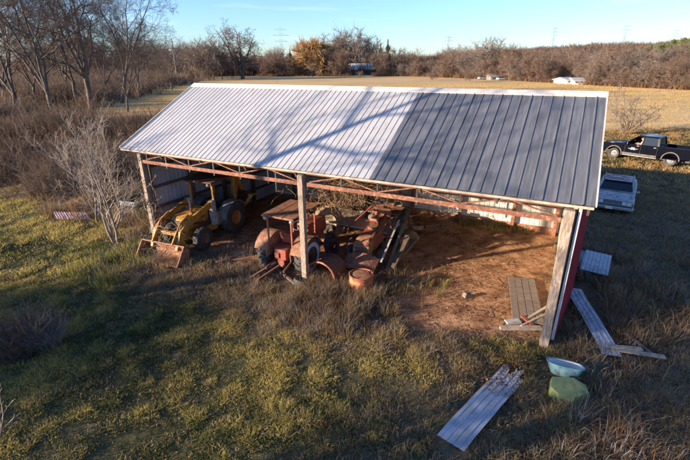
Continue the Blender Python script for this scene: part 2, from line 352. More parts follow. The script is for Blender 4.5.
for (n,xa,xb,ya,yb,nb,hm,wd,seed) in ((92000,-19,20,2.2,14,9,.088,.013,1),(47000,-25,29,14,26,8,.10,.022,2),(34000,-32,42,26,52,7,.14,.04,3)):
    x,y,r=scatter(n,xa,xb,ya,yb,seed)
    s=soil_mask(x,y); dm=dry_shade_mask(x,y); fm=field_mask(x,y)
    cl=vn(x,y,.55)*.6+vn2(x,y,1.7)*.4
    cl=np.clip(cl+(vn3(x,y,.33)-.5)*.7,0,1); keep=(r.random(len(x))<(1-s)**3)&(fm<.6)&(r.random(len(x))<.35+1.5*cl)&~clear(x,y)&((track(x,y)>.16)|(r.random(len(x))<.25))
    # less grass under the barn roof
    keep&=~((barn_in(x,y,-.3)>.5)&(r.random(len(x))<.9))
    x,y,dm,cl=x[keep],y[keep],dm[keep],cl[keep]; k=len(x)
    u=r.random(k); nz=vn3(x,y,2.6)
    col=np.empty((k,3)); w1=np.clip((cl-.33)*2.4+(nz-.5)*1.0+r.normal(0,.2,k),0,1)[:,None]
    col[:]=G_DK*(1-w1)+G_GREEN*w1; w2=np.clip((nz-.45)*2.0+(cl-.45)*2.6+r.normal(0,.22,k)+.05+.30*sstep(4.0,7.5,-W2L(x,y)[1])+.2*(1-sstep(-1,3,W2L(x,y)[0]-W2L(x,y)[1]-1)),0,1)[:,None]; col=col*(1-w2)+G_YEL*w2  # extra yellow paints sunlight into the blades of the lit bands
    col*=np.where((W2L(x,y)[1]>8.5)[:,None],np.array([[.95,.72,.85]]),1.0); st=u<.21; col[st]=G_STRAW  # olive-brown tint behind the barn paints its shade into the grass
    isd=r.random(k)<dm*.92; dc=np.where((r.random(k)<.4)[:,None],G_BRN,np.where((r.random(k)<.45)[:,None],G_GREY,G_STRAW*.8)); col[isd]=dc[isd]
    h=hm*(.35+1.5*cl**1.5)*(1+.7*isd)
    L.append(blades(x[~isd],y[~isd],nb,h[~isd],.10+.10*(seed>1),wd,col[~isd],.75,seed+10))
    LD.append(blades(x[isd],y[isd],nb,h[isd],.12+.10*(seed>1),wd*.8,col[isd],.75,seed+20))
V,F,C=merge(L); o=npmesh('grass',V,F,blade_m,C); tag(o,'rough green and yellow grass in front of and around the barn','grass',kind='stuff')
# tall dry weeds
def weeds(n,box,fn,hm,nb,seed,cols,wd=.011,lean=.3,spread=.12):
    r=np.random.default_rng(seed); e=r.uniform(box[0],box[1],n); q=r.uniform(box[2],box[3],n)
    x=X0+e*EX[0]+q*NX[0]; y=Y0+e*EX[1]+q*NX[1]; k=(r.random(n)<fn(e,q,x,y))&~clear(x,y); x,y=x[k],y[k]
    c=cols[r.integers(0,len(cols),len(x))]*(.75+.5*r.random((len(x),1)))
    return blades(x,y,nb,hm*(.5+.9*r.random(len(x))),spread,wd,c,lean,seed+3)
cd=np.array([G_BRN,G_GREY,G_STRAW*.8,G_RED,G_GREY*.7])
cr=np.array([G_STRAW*.9,G_BRN*1.2,G_RED*1.2,G_GREY,G_BRN*.7])
LD.append(weeds(2300,(1.5,12.5,-3.2,.9),lambda e,q,x,y:np.clip(1.1-np.abs(q+.7-(e>8)*.2)/1.5,0,1)*sstep(.35,.6,vn(x,y,.8))*(1-.9*soil_mask(x,y))*.8,.28,16,31,cd,.010,.35))
LD.append(weeds(900,(7.9,10.6,-2.4,.6),lambda e,q,x,y:.75+0*e,.42,20,33,cd*.8,.010,.4))
LD.append(weeds(2300,(16.2,25,-4,9),lambda e,q,x,y:sstep(.46,.62,vn(x,y,1.6)),.42,18,34,cr,.013,.65,.16))
LD.append(weeds(1500,(11.5,20,-8,-1.2),lambda e,q,x,y:sstep(.5,.66,vn(x,y,1.1))*.7,.19,12,35,cr*.75,.010,.7,.16))
LD.append(weeds(1300,(-9,-.3,-.5,9),lambda e,q,x,y:sstep(.4,.6,vn(x,y,1.0)),.7,16,36,cr*.8,.014,.4,.2))
LD.append(weeds(500,(-1,1.6,-3.6,.2),lambda e,q,x,y:.5+0*e,.40,12,37,np.array([G_GREY*.7,G_GREEN,G_YEL]),.012,.4,.2))
LD.append(weeds(110,(11.2,14.6,8.2,8.85),lambda e,q,x,y:.8+0*e,.28,12,38,np.array([G_GREEN,G_YEL,G_BRN]),.015,.4,.2))
LD.append(weeds(700,(8.2,11.8,-.8,3.2),lambda e,q,x,y:sstep(.42,.6,vn(x,y,.8))*np.clip((12.2-e)/3,0,1),.34,14,41,cd,.011,.5,.14))
LD.append(weeds(420,(2.2,9.5,.2,3.0),lambda e,q,x,y:sstep(.5,.62,vn(x,y,.7))*.7,.34,12,42,cd,.010,.5,.14))
LD.append(weeds(160,(9.2,12.3,.2,2.3),lambda e,q,x,y:.7*sstep(.45,.6,vn(x,y,.7)),.35,12,39,np.array([G_GREEN,G_YEL,G_BRN]),.012,.4,.12))
V,F,C=merge(LD); o=npmesh('dry_weeds',V,F,blade_m,C); tag(o,'tall brown and grey dry weeds along the barn front and right side','weeds',kind='stuff')
# field stubble rough edge
x,y,r=scatter(170000,-90,170,44,150,77); fm=field_mask(x,y); k=(fm>.15)&(r.random(len(x))<.45+.5*vn(x,y,3)); x,y=x[k],y[k]
nzc=(vn2(x,y,7))[:,None]; col=np.array([[.50,.36,.13]])*nzc+np.array([[.58,.38,.18]])*(1-nzc)
V,F,C=blades(x,y,4,.10,.8,np.clip(np.hypot(x,y)/80*.05,.03,.1),col,.6,88); o=npmesh('field_grass',V,F,blade_m,C); tag(o,'golden dry field grass beyond the barn and the truck','grass',kind='stuff')
# ================================================================== the barn
def ribsheet(mb,O,U,V,Wd,Ln,pitch,rw,h,rows=2,minor=0,jag=None,bend=None):
    """ribbed sheet: O corner, U across the ribs, V along them"""
    O,U,V=Vector(O),Vector(U).normalized(),Vector(V).normalized(); N=U.cross(V).normalized()
    if N.z<-.01: N=-N
    pr=[(0,0)]; x=pitch/2; i=0
    while x<Wd-rw:
        hh=h; ww=rw
        if minor and i%minor: hh=h*.75; ww=rw*.8
        pr+=[(x-ww,0),(x-ww*.45,hh),(x+ww*.45,hh),(x+ww,0)]; x+=pitch; i+=1
    pr.append((Wd,0)); vs_=[]; n=len(pr)
    for r in range(rows+1):
        tt=Ln*r/rows
        for (u,hh) in pr:
            l=tt
            if jag and r==rows: l=tt-jag(u)
            z=bend(u,l) if bend else 0
            vs_.append(O+U*u+V*l+N*(hh+z))
    mb.add(vs_,[(r*n+i,r*n+i+1,(r+1)*n+i+1,(r+1)*n+i) for r in range(rows) for i in range(n-1)])
barn=empty('pole_barn',(X0,Y0,0),YAW,'long open-fronted pole barn with a half white, half grey ribbed steel roof','barn')
EV,RZ,RD,DP=4.18,6.458,4.459,8.92; E0,E1,ES=-1.09,16.11,10.2; SL=(RZ-EV)/RD
sv=Vector((0,RD,RZ-EV)); sb=Vector((0,-RD,RZ-EV)); SLN=sv.length
m=MB(); ribsheet(m,(E0,-.05,EV-.025),(1,0,0),sv,ES-E0,SLN*.5+.03,.229,.019,.016)
ribsheet(m,(E0,-.05+RD*.5,EV-.025+(RZ-EV)*.5-.004+.012),(1,0,0),sv,ES-E0,SLN*.5+.03,.229,.019,.016)
ribsheet(m,(E0,DP+.05,EV-.025),(1,0,0),sb,ES-E0,SLN,.229,.019,.016); tag(m.build('roof_panel',M['white_steel'],barn),'white ribbed steel roof half')
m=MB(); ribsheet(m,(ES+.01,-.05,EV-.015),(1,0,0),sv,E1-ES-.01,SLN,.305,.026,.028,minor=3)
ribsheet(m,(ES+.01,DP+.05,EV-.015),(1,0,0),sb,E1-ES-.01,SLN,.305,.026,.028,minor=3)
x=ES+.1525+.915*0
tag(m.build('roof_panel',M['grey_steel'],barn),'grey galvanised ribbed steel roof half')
m=MB(); k=ES+.12
while k<E1: m.beam((k+.045,-.045,EV+.0),(k+.045,RD-.05,RZ+.0),.022,.006); k+=.915
m.build('seam_strip',M['black'],barn)
m=MB(); w_=.24
P=[(E0-.03,RD-w_,RZ-w_*SL+.045),(E0-.03,RD,RZ+.055),(E0-.03,RD+w_,RZ-w_*SL+.045),(E0-.03,RD+w_,RZ-w_*SL+.02),(E0-.03,RD,RZ+.03),(E0-.03,RD-w_,RZ-w_*SL+.02)]
m.loft([P,[(E1+.03,b_,c_) for a_,b_,c_ in P]]); m.build('ridge_cap',M['white_trim'],barn)
for e_ in (E0-.012,E1+.012):
    m=MB(); m.beam((e_,-.05,EV),(e_,RD,RZ),.03,.08); m.build('gable_trim',M['white_trim'],barn)
    m=MB(); m.beam((e_,DP+.05,EV),(e_,RD+.01,RZ),.03,.08); m.build('gable_trim',M['white_trim'],barn)
m=MB(); m.beam((E0+.02,-.025,EV-.075),(E1-.02,-.025,EV-.075),.05,.06); m.build('fascia_board',M['pale_wood'],barn)
# rafters and purlins
for k in np.linspace(E0+.12,E1-.12,9):
    m=MB(); m.beam((k,.03,EV-.21),(k,RD,RZ-.21),.06,.20); m.beam((k,DP,EV-.21),(k,RD+.02,RZ-.21),.06,.20)
    m.beam((k,.6,EV+.02),(k,DP-.6,EV+.02),.05,.12); m.beam((k,RD,EV+.08),(k,RD,RZ-.26),.06,.10)
    m.build('rafter',M['dark_wood'],barn)
m=MB()
for q in np.linspace(.35,RD-.3,6):
    for s in (0,1):
        yy=q if s==0 else DP-q
        m.beam((E0+.02,yy,EV+q*SL-.072),(E1-.02,yy,EV+q*SL-.072),.09,.05)
m.build('purlins',M['dark_wood'],barn)
# posts
def post(e,n,h,w,mt,name='post',lean=(0,0),k=1,lbl=None):
    m=MB(); pts=[(e-lean[0],n-lean[1],-.3),(e-lean[0]*.4,n,h*.5),(e,n,h)]
    m.beam(pts[0],pts[1],w,w*.9,up=(0,1,0)); m.beam(Vector(pts[1])-Vector((0,0,.003)),pts[2],w*.98,w*.88,up=(0,1,0))
    o=m.build(name,mt,barn,bevel=.012)
    if lbl: o['label']=lbl
    return o
post(.0,.03,4.02,.20,M['post_wood'],lean=(.0,0)); 
m=MB(); m.beam((.24,.02,-.2),(.02,.04,2.2),.11,.10,up=(0,1,0)); m.beam((.16,.16,-.2),(.24,.14,4.0),.10,.10,up=(0,1,0)); m.build('brace_post',M['dark_wood'],barn)
post(7.78,-.05,4.02,.20,M['post_wood']); post(15.60,-.05,4.02,.235,M['post_wood'],lean=(-.02,0))
# header truss across each bay
zc=3.71
for (a_,b_) in ((.12,7.66),(7.91,15.44)):
    m=MB(); m.beam((a_,.03,zc),(b_,.03,zc),.11,.012); m.beam((a_,-.02,zc+.0),(b_,-.02,zc+.0),.012,.13); m.build('truss_chord',M['rust'],barn)
    nseg=6; xs=np.linspace(a_+.05,b_-.05,nseg*1+1)
    for i in range(nseg):
        m=MB(); x0,x1=xs[i],xs[i+1]
        if i%2==0 or True:
            up_=(i%2==0) if i<3 else (i%2==0)
            m.beam((x0+.04,.05,zc+(.06 if up_ else .34)),(x1-.04,.05,zc+(.34 if up_ else .06)),.035,.035)
        m.build('truss_diagonal',M['rust'],barn)
    for i in range(1,nseg):
        m=MB(); m.box((xs[i],.065,zc+.10),(.05,.04,.55)); m.build('truss_upright',M['black'],barn)
    m=MB(); m.beam((a_,.085,zc+.33),(b_,.085,zc+.33),.08,.06); m.build('top_chord',M['rust_dark'],barn)
# second (inner) header and knee braces to the back posts
back=[1.4,3.9,6.3,8.75,11.2,13.65,15.45]
for e in back: 
    m=MB(); m.box((e,DP-.17,1.95),(.15,.15,4.2)); m.build('back_post',M['rust'] if e>8 else M['dark_wood'],barn)
m=MB()
for z in (1.35,2.4,3.45): m.beam((-.0,DP-.07,z),(15.55,DP-.07,z),.06,.12)
m.build('back_girt',M['rust_dark'],barn)
m=MB(); m.beam((8.0,DP-.06,.16),(15.55,DP-.06,.16),.05,.30); m.build('skirt_board',M['canopy'],barn)
# walls
m=MB(); ribsheet(m,(15.62,DP,.10),(-1,0,0),(0,0,1),15.66,4.0,.229,.03,.022); m.build('back_wall',M['back_steel'],barn)
m=MB(); ribsheet(m,(-.06,.22,-.05),(0,1,0),(0,0,1),DP-.25,4.15,.229,.03,.022)
m.add([(-.06,.22,4.08),(-.06,DP,4.08),(-.06,RD,RZ-.14)],[(0,1,2)]); m.build('left_wall',M['inner_steel'],barn)
m=MB()
for z in (.7,1.6,2.5,3.4): m.beam((.0,.2,z),(.0,DP-.1,z),.09,.11)
for n_ in (2.4,4.5,6.7): m.box((.06,n_,2.0),(.16,.16,4.1))
m.build('wall_frame',M['dark_wood'],barn)
rw_=[(15.82,.0),(15.98,1.2),(16.22,3.0),(16.12,5.6),(15.80,DP)]
m=MB()
for i in range(4):
    a_,b_=rw_[i],rw_[i+1]; d=Vector((b_[0]-a_[0],b_[1]-a_[1],0)); ribsheet(m,(a_[0],a_[1],.12),d,(0,0,1),d.length,3.95,.229,.03,.022)
m.add([(15.84,.0,4.05),(15.8,DP,4.05),(15.82,RD,RZ-.14)],[(0,1,2)]); m.build('side_wall',M['red_siding'],barn)
m=MB(); m.add([(15.70,.25,.05),(15.66,DP-.1,.05),(15.66,DP-.1,4.0),(15.70,.25,4.0)],[(0,1,2,3)]); m.build('bounce_blocker',M['back_steel'],barn)  # added sheet, blocks red bounce from the side wall onto the floor
m=MB(); m.beam((15.80,-.03,.25),(15.82,-.03,4.06),.07,.02,up=(0,1,0)); m.build('corner_trim',M['white_trim'],barn)
m=MB(); m.beam((15.70,.12,.0),(15.72,.14,4.05),.09,.09,up=(0,1,0)); m.build('corner_stud',M['pale_wood'],barn)
# ================================================================== wheels
def wheel(par,c,ax,R,W,rr,mt,mr,lug=0,name='wheel'):
    """rim as the part, tyre as its sub-part"""
    c=Vector(c); ax=Vector(ax).normalized()
    m=MB(); m.lathe([(.02,W*.12),(rr*.35,W*.14),(rr*.45,W*.02),(rr*.78,W*.0),(rr*.9,W*.30),(rr,W*.36),(rr*.97,-W*.36),(rr*.7,-W*.1),(.02,-W*.08)],c,ax,24)
    for j in range(6):
        a=ax.orthogonal().normalized(); b_=ax.cross(a); t_=2*PI*j/6; p=c+(a*math.cos(t_)+b_*math.sin(t_))*rr*.25; m.tube([p,p+ax*W*.2],rr*.05,6)
    o=m.build(name,mr,par,smooth=True)
    m=MB(); m.lathe([(rr*.96,W*.36),(rr*1.06,W*.46),(R*.86,W*.5),(R*.96,W*.42),(R*.985,W*.2),(R*.99,0),(R*.985,-W*.2),(R*.96,-W*.42),(R*.86,-W*.5),(rr*1.06,-W*.46),(rr*.96,-W*.36)],c,ax,36)
    if lug:
        a=ax.orthogonal().normalized(); b_=ax.cross(a)
        for j in range(lug):
            for s in (-1,1):
                t0=2*PI*(j+(.5 if s>0 else 0))/lug; t1=t0+.16
                p=c+(a*math.cos(t0)+b_*math.sin(t0))*R*.985+ax*s*W*.47; q=c+(a*math.cos(t1)+b_*math.sin(t1))*R*1.0+ax*s*W*.04
                m.beam(p,q,.045*R/.7,.06*R/.7,up=(p-c).normalized())
    m.build('tyre',mt,o,smooth=True)
    return o
# ================================================================== backhoe loader
fr=at(206,249); re_=at(236,231); 
LH=math.radians(-112.5)
ld=empty('backhoe_loader',(0,0,0),LH,'yellow backhoe loader with a rusty front bucket and canopy in the left bay','loader')
fw=Vector((math.cos(LH),math.sin(LH),0)); lf=Vector((-math.sin(LH),math.cos(LH),0))
ld.location=fr-lf*.88; ld.location.z=0
Y='yellow'
m=MB(); m.beam((-2.9,0,.72),(.45,0,.72),.55,.38); m.build('chassis',M[Y],ld,bevel=.03)
m=MB(); m.prism([(-1.05,.85),(.42,.85),(.5,1.0),(.46,1.36),(.3,1.46),(-1.05,1.54)],-.36,.36); m.build('hood',M[Y],ld,bevel=.04)
m=MB(); m.box((.515,0,1.12),(.03,.56,.46)); m.build('grille',M['black'],ld)
m=MB(); m.tube([(-.2,.2,1.5),(-.2,.2,2.0)],.045,8); m.build('exhaust_pipe',M['rust_dark'],ld)
for s in (-1,1):
    y=s*.64
    m=MB(); m.beam((-1.0,y,1.72),(.55,y,1.34),.13,.27); m.beam((.50,y,1.36),(1.0,y,1.02),.135,.30); m.beam((.97,y,1.10),(1.30,y,.42),.13,.24); m.build('loader_arm',M[Y],ld,bevel=.02)
    m=MB(); m.beam((-1.02,y*1.0,.75),(-1.0,y*1.0,1.85),.24,.22,up=(0,1,0)); m.build('arm_tower',M['grime_white'],ld,bevel=.02)
    m=MB(); m.tube([(-.85,y*.9,.9),(-.1,y*.9,1.1)],.06,10); m.tube([(-.1,y*.9,1.1),(.5,y*.9,1.3)],.03,8); m.build('lift_cylinder',M['black'],ld)
    m=MB(); m.tube([(.35,y*.82,1.62),(.9,y*.82,1.38)],.055,10); m.tube([(.9,y*.82,1.38),(1.32,y*.82,.85)],.03,8); m.build('bucket_cylinder',M['yellow'],ld)
    m=MB(); m.beam((1.06,y*.8,1.15),(1.42,y*.8,.7),.05,.12); m.build('bucket_link',M[Y],ld)
m=MB(); m.beam((1.0,-.6,1.0),(1.0,.6,1.0),.14,.14); m.beam((.2,-.62,1.38),(.2,.62,1.38),.12,.12); m.build('cross_tube',M[Y],ld,bevel=.02)
# bucket
m=MB(); pr=[(1.95,.06),(1.36,.05),(1.22,.16),(1.16,.38),(1.24,.62),(1.42,.74)]; ins=[(1.44,.70),(1.29,.59),(1.22,.38),(1.27,.2),(1.38,.10),(1.95,.085)]
m.prism(pr+ins,-1.08,1.08)
for s in (-1,1): m.prism([(1.95,.06),(1.36,.05),(1.22,.16),(1.16,.38),(1.24,.62),(1.42,.74)],s*1.08-.02,s*1.08+.02)
m.build('bucket',M['canopy'],ld)
for s in (-1,1): wheel(ld,(0,s*.80,.50),(0,s,0),.50,.28,.27,M['rubber'],M['rust'],12); wheel(ld,(-2.15,s*.82,.74),(0,s,0),.74,.44,.36,M['rubber'],M['rim_yellow'],16)
m=MB(); m.beam((0,-.7,.5),(0,.7,.5),.14,.16); m.build('front_axle',M[Y],ld)
for s in (-1,1):
    m=MB(); R_=.83; pts=[(-2.15+R_*math.cos(t_),.74+R_*math.sin(t_)) for t_ in np.linspace(.15,2.6,9)]; inn=[(-2.15+(R_-.035)*math.cos(t_),.74+(R_-.035)*math.sin(t_)) for t_ in np.linspace(2.6,.15,9)]
    m.prism(pts+inn,s*.56 if s>0 else -1.06,1.06 if s>0 else -.56); m.build('rear_fender',M['old_grey'],ld)
    m=MB(); m.box((-1.35,s*.60,.98),(.45,.34,.62)); m.build('side_tank',M['old_grey'] if s>0 else M[Y],ld,bevel=.02)
    m=MB(); m.beam((-1.3,s*.55,.62),(-.25,s*.52,.66),.05,.30); m.build('frame_rail',M[Y],ld)
    for xx in (-1.18,-2.7):
        m=MB(); m.box((xx,s*.62,1.98),(.09,.09,1.25)); m.build('canopy_post',M[Y],ld,bevel=.01)
m=MB(); m.box((-1.98,0,2.63),(2.05,1.55,.07)); m.box((-1.98,0,2.58),(1.9,1.4,.05)); m.build('canopy_roof',M['rust_dark'],ld,bevel=.02)
m=MB(); m.box((-1.95,0,1.28),(.5,.5,.12)); m.box((-2.2,0,1.55),(.10,.48,.5)); m.build('seat',M['black'],ld,bevel=.04)
m=MB(); m.tube([(-1.25,0,1.3),(-1.45,0,1.68)],.03,8); m.lathe([(.2,-.012),(.215,0),(.2,.012),(.185,0),(.2,-.012)],(-1.46,0,1.70),(-.45,0,.9),20); m.build('steering_wheel',M['black'],ld)
m=MB(); m.box((-1.9,0,.98),(1.4,1.0,.06)); m.build('floor_plate',M['rust_dark'],ld)
m=MB(); m.box((-3.05,0,.85),(.25,1.5,.5)); m.build('backhoe_frame',M[Y],ld,bevel=.02)
m=MB(); m.beam((-3.2,.1,.9),(-3.42,.1,2.0),.20,.30,up=(1,0,0)); m.beam((-3.42,.1,1.95),(-3.15,.1,3.0),.18,.26,up=(1,0,0)); m.build('boom',M[Y],ld,bevel=.02)
m=MB(); m.beam((-3.15,.1,2.98),(-3.95,.1,1.5),.16,.24,up=(1,0,0)); m.build('dipper_arm',M[Y],ld,bevel=.02)
m=MB(); m.prism([(-3.85,1.5),(-4.2,1.35),(-4.25,.95),(-3.95,.75),(-3.6,.9),(-3.9,1.0),(-4.0,1.2)],-.2,.4); m.build('digging_bucket',M['rust_dark'],ld)
for s in (-1,1):
    m=MB(); m.beam((-3.1,s*.7,.9),(-3.25,s*1.15,1.5),.14,.14); m.box((-3.27,s*1.2,1.56),(.3,.3,.05)); m.build('stabiliser_leg',M[Y],ld)
for s in (-1,1):
    m=MB(); m.tube([(-.9,s*.5,1.6),(-.3,s*.53,1.72),(.4,s*.53,1.5),(.8,s*.5,1.35),(1.05,s*.5,.95)],.018,6); m.build('hydraulic_hose',M['black'],ld)
    m=MB(); m.lathe([(.01,.05),(.06,.04),(.07,0),(.05,-.05)],(-1.0,s*.55,2.52),(1,0,-.1),12); m.build('work_light',M['chrome'],ld)
for k in range(3):
    m=MB(); m.tube([(-1.35,.15+k*.09,1.25),(-1.42,.15+k*.09,1.62)],.012,6); m.tube([(-1.42,.15+k*.09,1.62),(-1.425,.15+k*.09,1.67)],.025,8); m.build('control_lever',M['black'],ld)
m=MB(); m.box((-.3,.363,1.2),(1.0,.01,.06)); m.box((-.3,-.363,1.2),(1.0,.01,.06)); m.build('hood_stripe',M['black'],ld)
m=MB()
for k in range(6): m.box((.535,0,.94+k*.07),(.012,.5,.02))
m.build('grille_bars',M['rust'],ld)
# ================================================================== red tractor with canopy
tl=at(268,262); tr_=at(314,276)
mid=(tl+tr_)/2; TH=math.atan2(.90,.43)
tt=empty('canopy_tractor',(mid.x,mid.y,0),TH,'red tractor under a slatted rusty canopy behind the middle post','tractor')
for s in (-1,1):
    o=wheel(tt,(0,s*.80,.70),(0,s,0),.70,.38,.38,M['rubber'],M['rust'] if s>0 else M['rust_dark'],16)
    wheel(tt,(2.15,s*.62,.40),(0,s,0),.40,.2,.22,M['rubber'],M['rust'],10)
    m=MB(); R_=.80; ts=np.linspace(.5,2.75,9); pts=[(R_*math.cos(q),.70+R_*math.sin(q)) for q in ts]; inn=[((R_-.03)*math.cos(q),.70+(R_-.03)*math.sin(q)) for q in ts[::-1]]
    m.prism(pts+inn,(.52 if s>0 else -1.04),(1.04 if s>0 else -.52)); m.prism(pts+[(-.72,.72),(.65,.78)],s*.52-.015,s*.52+.015); m.build('fender',M['canopy'],tt)
    for xx,zz in ((-.52,1.1),(1.15,1.0)):
        m=MB(); m.box((xx,s*.50,(zz+2.28)/2),(.05,.05,2.28-zz)); m.build('canopy_post',M['red'],tt)
m=MB(); m.lathe([(.40,.0),(.52,.02),(.56,.0),(.52,-.02),(.40,0)],(0,-1.0,.70),(0,1,0),28); m.build('wheel_weight',M['bluewhite'],tt)
m=MB(); m.box((.35,0,.78),(1.6,.42,.5)); m.beam((0,-.62,.70),(0,.62,.70),.24,.24); m.build('gearbox',M['red'],tt,bevel=.04)
m=MB(); m.prism([(1.05,.75),(2.5,.75),(2.58,.9),(2.5,1.35),(2.3,1.42),(1.05,1.48)],-.27,.27); m.build('hood',M['red'],tt,bevel=.05)
m=MB(); m.box((2.585,0,1.08),(.03,.4,.46)); m.build('grille',M['black'],tt)
m=MB(); m.beam((2.15,-.55,.42),(2.15,.55,.42),.1,.1); m.beam((2.15,0,.4),(2.15,0,.8),.16,.16); m.build('front_axle',M['red'],tt)
m=MB(); m.prism([(-.05,1.10),(.42,1.06),(.42,1.14),(.05,1.18),(-.12,1.55),(-.2,1.53)],-.24,.24); m.build('seat',M['red'],tt,bevel=.02)
m=MB(); m.tube([(1.05,0,1.2),(.7,0,1.55)],.03,8); m.lathe([(.2,-.012),(.22,0),(.2,.012),(.18,0),(.2,-.012)],(.69,0,1.56),(-.7,0,.7),22); m.build('steering_wheel',M['black'],tt)
m=MB(); m.box((-.12,0,1.0),(.5,.9,.05)); m.box((.6,0,.95),(.8,.98,.04)); m.build('platform',M['red'],tt)
# slatted canopy
for k in range(3):
    m=MB(); y0=-.66+k*.455; m.box((.32,y0+.205,2.33),(1.95,.41,.035)); m.build('canopy_slat',M['canopy'],tt)
m=MB()
for xx in (-.6,.32,1.24): m.box((xx,0,2.29),(.05,1.34,.04))
m.build('canopy_frame',M['rust'],tt)
for s in (-1,1):
    m=MB(); m.lathe([(.01,.06),(.06,.05),(.075,0),(.05,-.06),(.01,-.07)],(-.58,s*.55,2.20),(-1,0,0),14); m.build('work_light',M['chrome'],tt)
    m=MB(); m.beam((-.1,s*.3,.55),(-1.0,s*.38,.42),.05,.09); m.build('lift_arm',M['rust_dark'],tt)
m=MB(); m.box((-.45,0,.85),(.30,.5,.4)); m.beam((-.55,0,1.0),(-.55,0,.35),.3,.08,up=(1,0,0)); m.box((-.62,.12,.82),(.06,.2,.2)); m.build('hydraulic_box',M['red'],tt,bevel=.02)
m=MB(); m.beam((-.6,.2,.50),(-1.45,.75,.14),.08,.09); m.beam((-.7,.0,.45),(-1.5,.45,.12),.06,.08); m.build('drawbar',M['rust_dark'],tt)
m=MB(); m.tube([(1.7,.15,1.4),(1.7,.15,2.0)],.035,8); m.build('exhaust_pipe',M['rust_dark'],tt)
# ================================================================== second machine: low rusty tractor facing the camera
c0=at(361,268,0); RH=math.radians(-112)
rt=empty('rusty_tractor',(c0.x+.22,c0.y+.55,0),RH,'low rusty red tractor with a square nose pointing at the orange drum','tractor')
m=MB(); m.prism([(-.05,.35),(.55,.35),(.66,.50),(.62,.98),(.42,1.13),(-.05,1.18)],-.33,.33,inset=lambda x,z:.07 if z>1.0 else 0); m.build('nose',M['canopy'],rt,bevel=.03)
m=MB(); m.prism([(-.06,.45),(-.06,1.10),(-.9,1.20),(-1.9,1.34),(-1.9,.45)],-.30,.30,inset=lambda x,z:.05 if z>1.0 else 0); m.build('hood',M['red'],rt,bevel=.03)
m=MB(); m.box((-.75,.05,1.22),(.5,.34,.1)); m.box((-1.35,-.1,1.36),(.35,.3,.16)); m.build('engine_cover',M['canopy'],rt,bevel=.02)
m=MB(); m.box((.652,0,.72),(.02,.42,.34)); m.build('grille',M['rust_dark'],rt)
m=MB(); m.prism([(-1.92,.5),(-1.92,1.55),(-2.1,1.6),(-2.1,.5)],-.4,.4); m.build('dashboard',M['rust'],rt,bevel=.02)
m=MB(); m.tube([(-2.1,0,1.4),(-2.4,0,1.75)],.025,8); m.lathe([(.2,-.012),(.22,0),(.2,.012),(.18,0),(.2,-.012)],(-2.42,0,1.77),(-.7,0,.7),22); m.build('steering_wheel',M['black'],rt)
m=MB(); m.box((-2.9,0,1.1),(.5,.5,.08)); m.box((-3.15,0,1.3),(.06,.5,.4)); m.build('seat',M['rust'],rt,bevel=.02)
m=MB(); m.box((-2.3,0,.7),(1.8,.45,.4)); m.build('gearbox',M['rust_dark'],rt)
for s in (-1,1):
    wheel(rt,(-2.9,s*.75,.66),(0,s,0),.66,.34,.34,M['rubber'],M['rust'],14); wheel(rt,(.05,s*.62,.34),(0,s,0),.34,.18,.18,M['rubber'],M['rust'],0)
    m=MB(); m.beam((-3.2,s*.45,1.35),(-2.2,s*.45,1.32),.5,.04); m.build('fender',M['rust'],rt)
m=MB(); m.beam((-.3,.36,1.05),(-1.9,.42,1.25),.03,.05); m.build('side_rail',M['grey_wood'],rt)
m=MB(); m.tube([(-1.1,.1,1.2),(-1.1,.1,1.75)],.035,8); m.build('exhaust_pipe',M['rust_dark'],rt)
# ================================================================== clutter round the machines
def thing(m,name,mt,label,cat,loc=(0,0,0),rot=(0,0,0),group=None,**k):
    o=m.build(name,mt,None,**k); o.location=loc; o.rotation_euler=rot; return tag(o,label,cat,group)
# the orange drum
p=at(361,291,0); dr=empty('steel_drum',(p.x,p.y,-.03),.3,'rusty orange steel drum standing in the weeds in front of the machines','drum')
m=MB(); m.lathe([(.30,0),(.41,.0),(.41,.20),(.42,.22),(.41,.24),(.41,.45),(.42,.47),(.41,.49),(.41,.68),(.425,.70),(.40,.71),(.40,.66)],(0,0,0),(0,0,1),36); m.build('drum_shell',M['rust_orange'],dr,smooth=True)
m=MB(); m.lathe([(.40,.665),(.38,.672),(.2,.70),(.02,.69)],(0,0,0),(0,0,1),30); m.build('drum_lid',M['canopy'],dr,smooth=True)
m=MB(); m.tube([(.28,.1,.68),(.28,.1,.72)],.035,10); m.tube([(-.2,-.2,.69),(-.2,-.2,.72)],.02,8); m.build('bung_cap',M['rust_dark'],dr)
# curved shell and plate between nose and drum
p=at(324,284,0); m=MB(); ts=np.linspace(-.15,PI*.80,12); R_=.58
out_=[(R_*math.cos(q),R_*math.sin(q)) for q in ts]; inn=[((R_-.03)*math.cos(q),(R_-.03)*math.sin(q)) for q in ts[::-1]]
m.prism(out_+inn,-.42,.45); o=thing(m,'curved_shell',M['rust_dark'],'dark curved steel shell with an orange rim lying left of the drum','scrap metal',(p.x+.1,p.y+.35,.28),(0,math.radians(-12),math.radians(-30)))
m=MB(); ts=np.linspace(-.15,PI*.80,14); m.tube([(.585*math.cos(q),-.42,.585*math.sin(q)) for q in ts],.035,6); o2=m.build('shell_rim',M['rust_orange'],o)
p=at(360,277,0); m=MB(); n_=6
V=[];Fq=[]
for i in range(n_+1):
    for j in range(5):
        u=i/n_; v=j/4; V.append((-.62+1.24*u,-.38+.76*v+.10*u,.32+.16*math.sin(u*PI)+.10*v))
for i in range(n_):
    for j in range(4): Fq.append((i*5+j,(i+1)*5+j,(i+1)*5+j+1,i*5+j+1))
m.add(V,Fq); o=thing(m,'bent_plate',M['rust'],'bent rusty steel plate leaning behind the orange drum','scrap metal',(p.x,p.y+.2,.12),(math.radians(16),math.radians(4),math.radians(-24)))
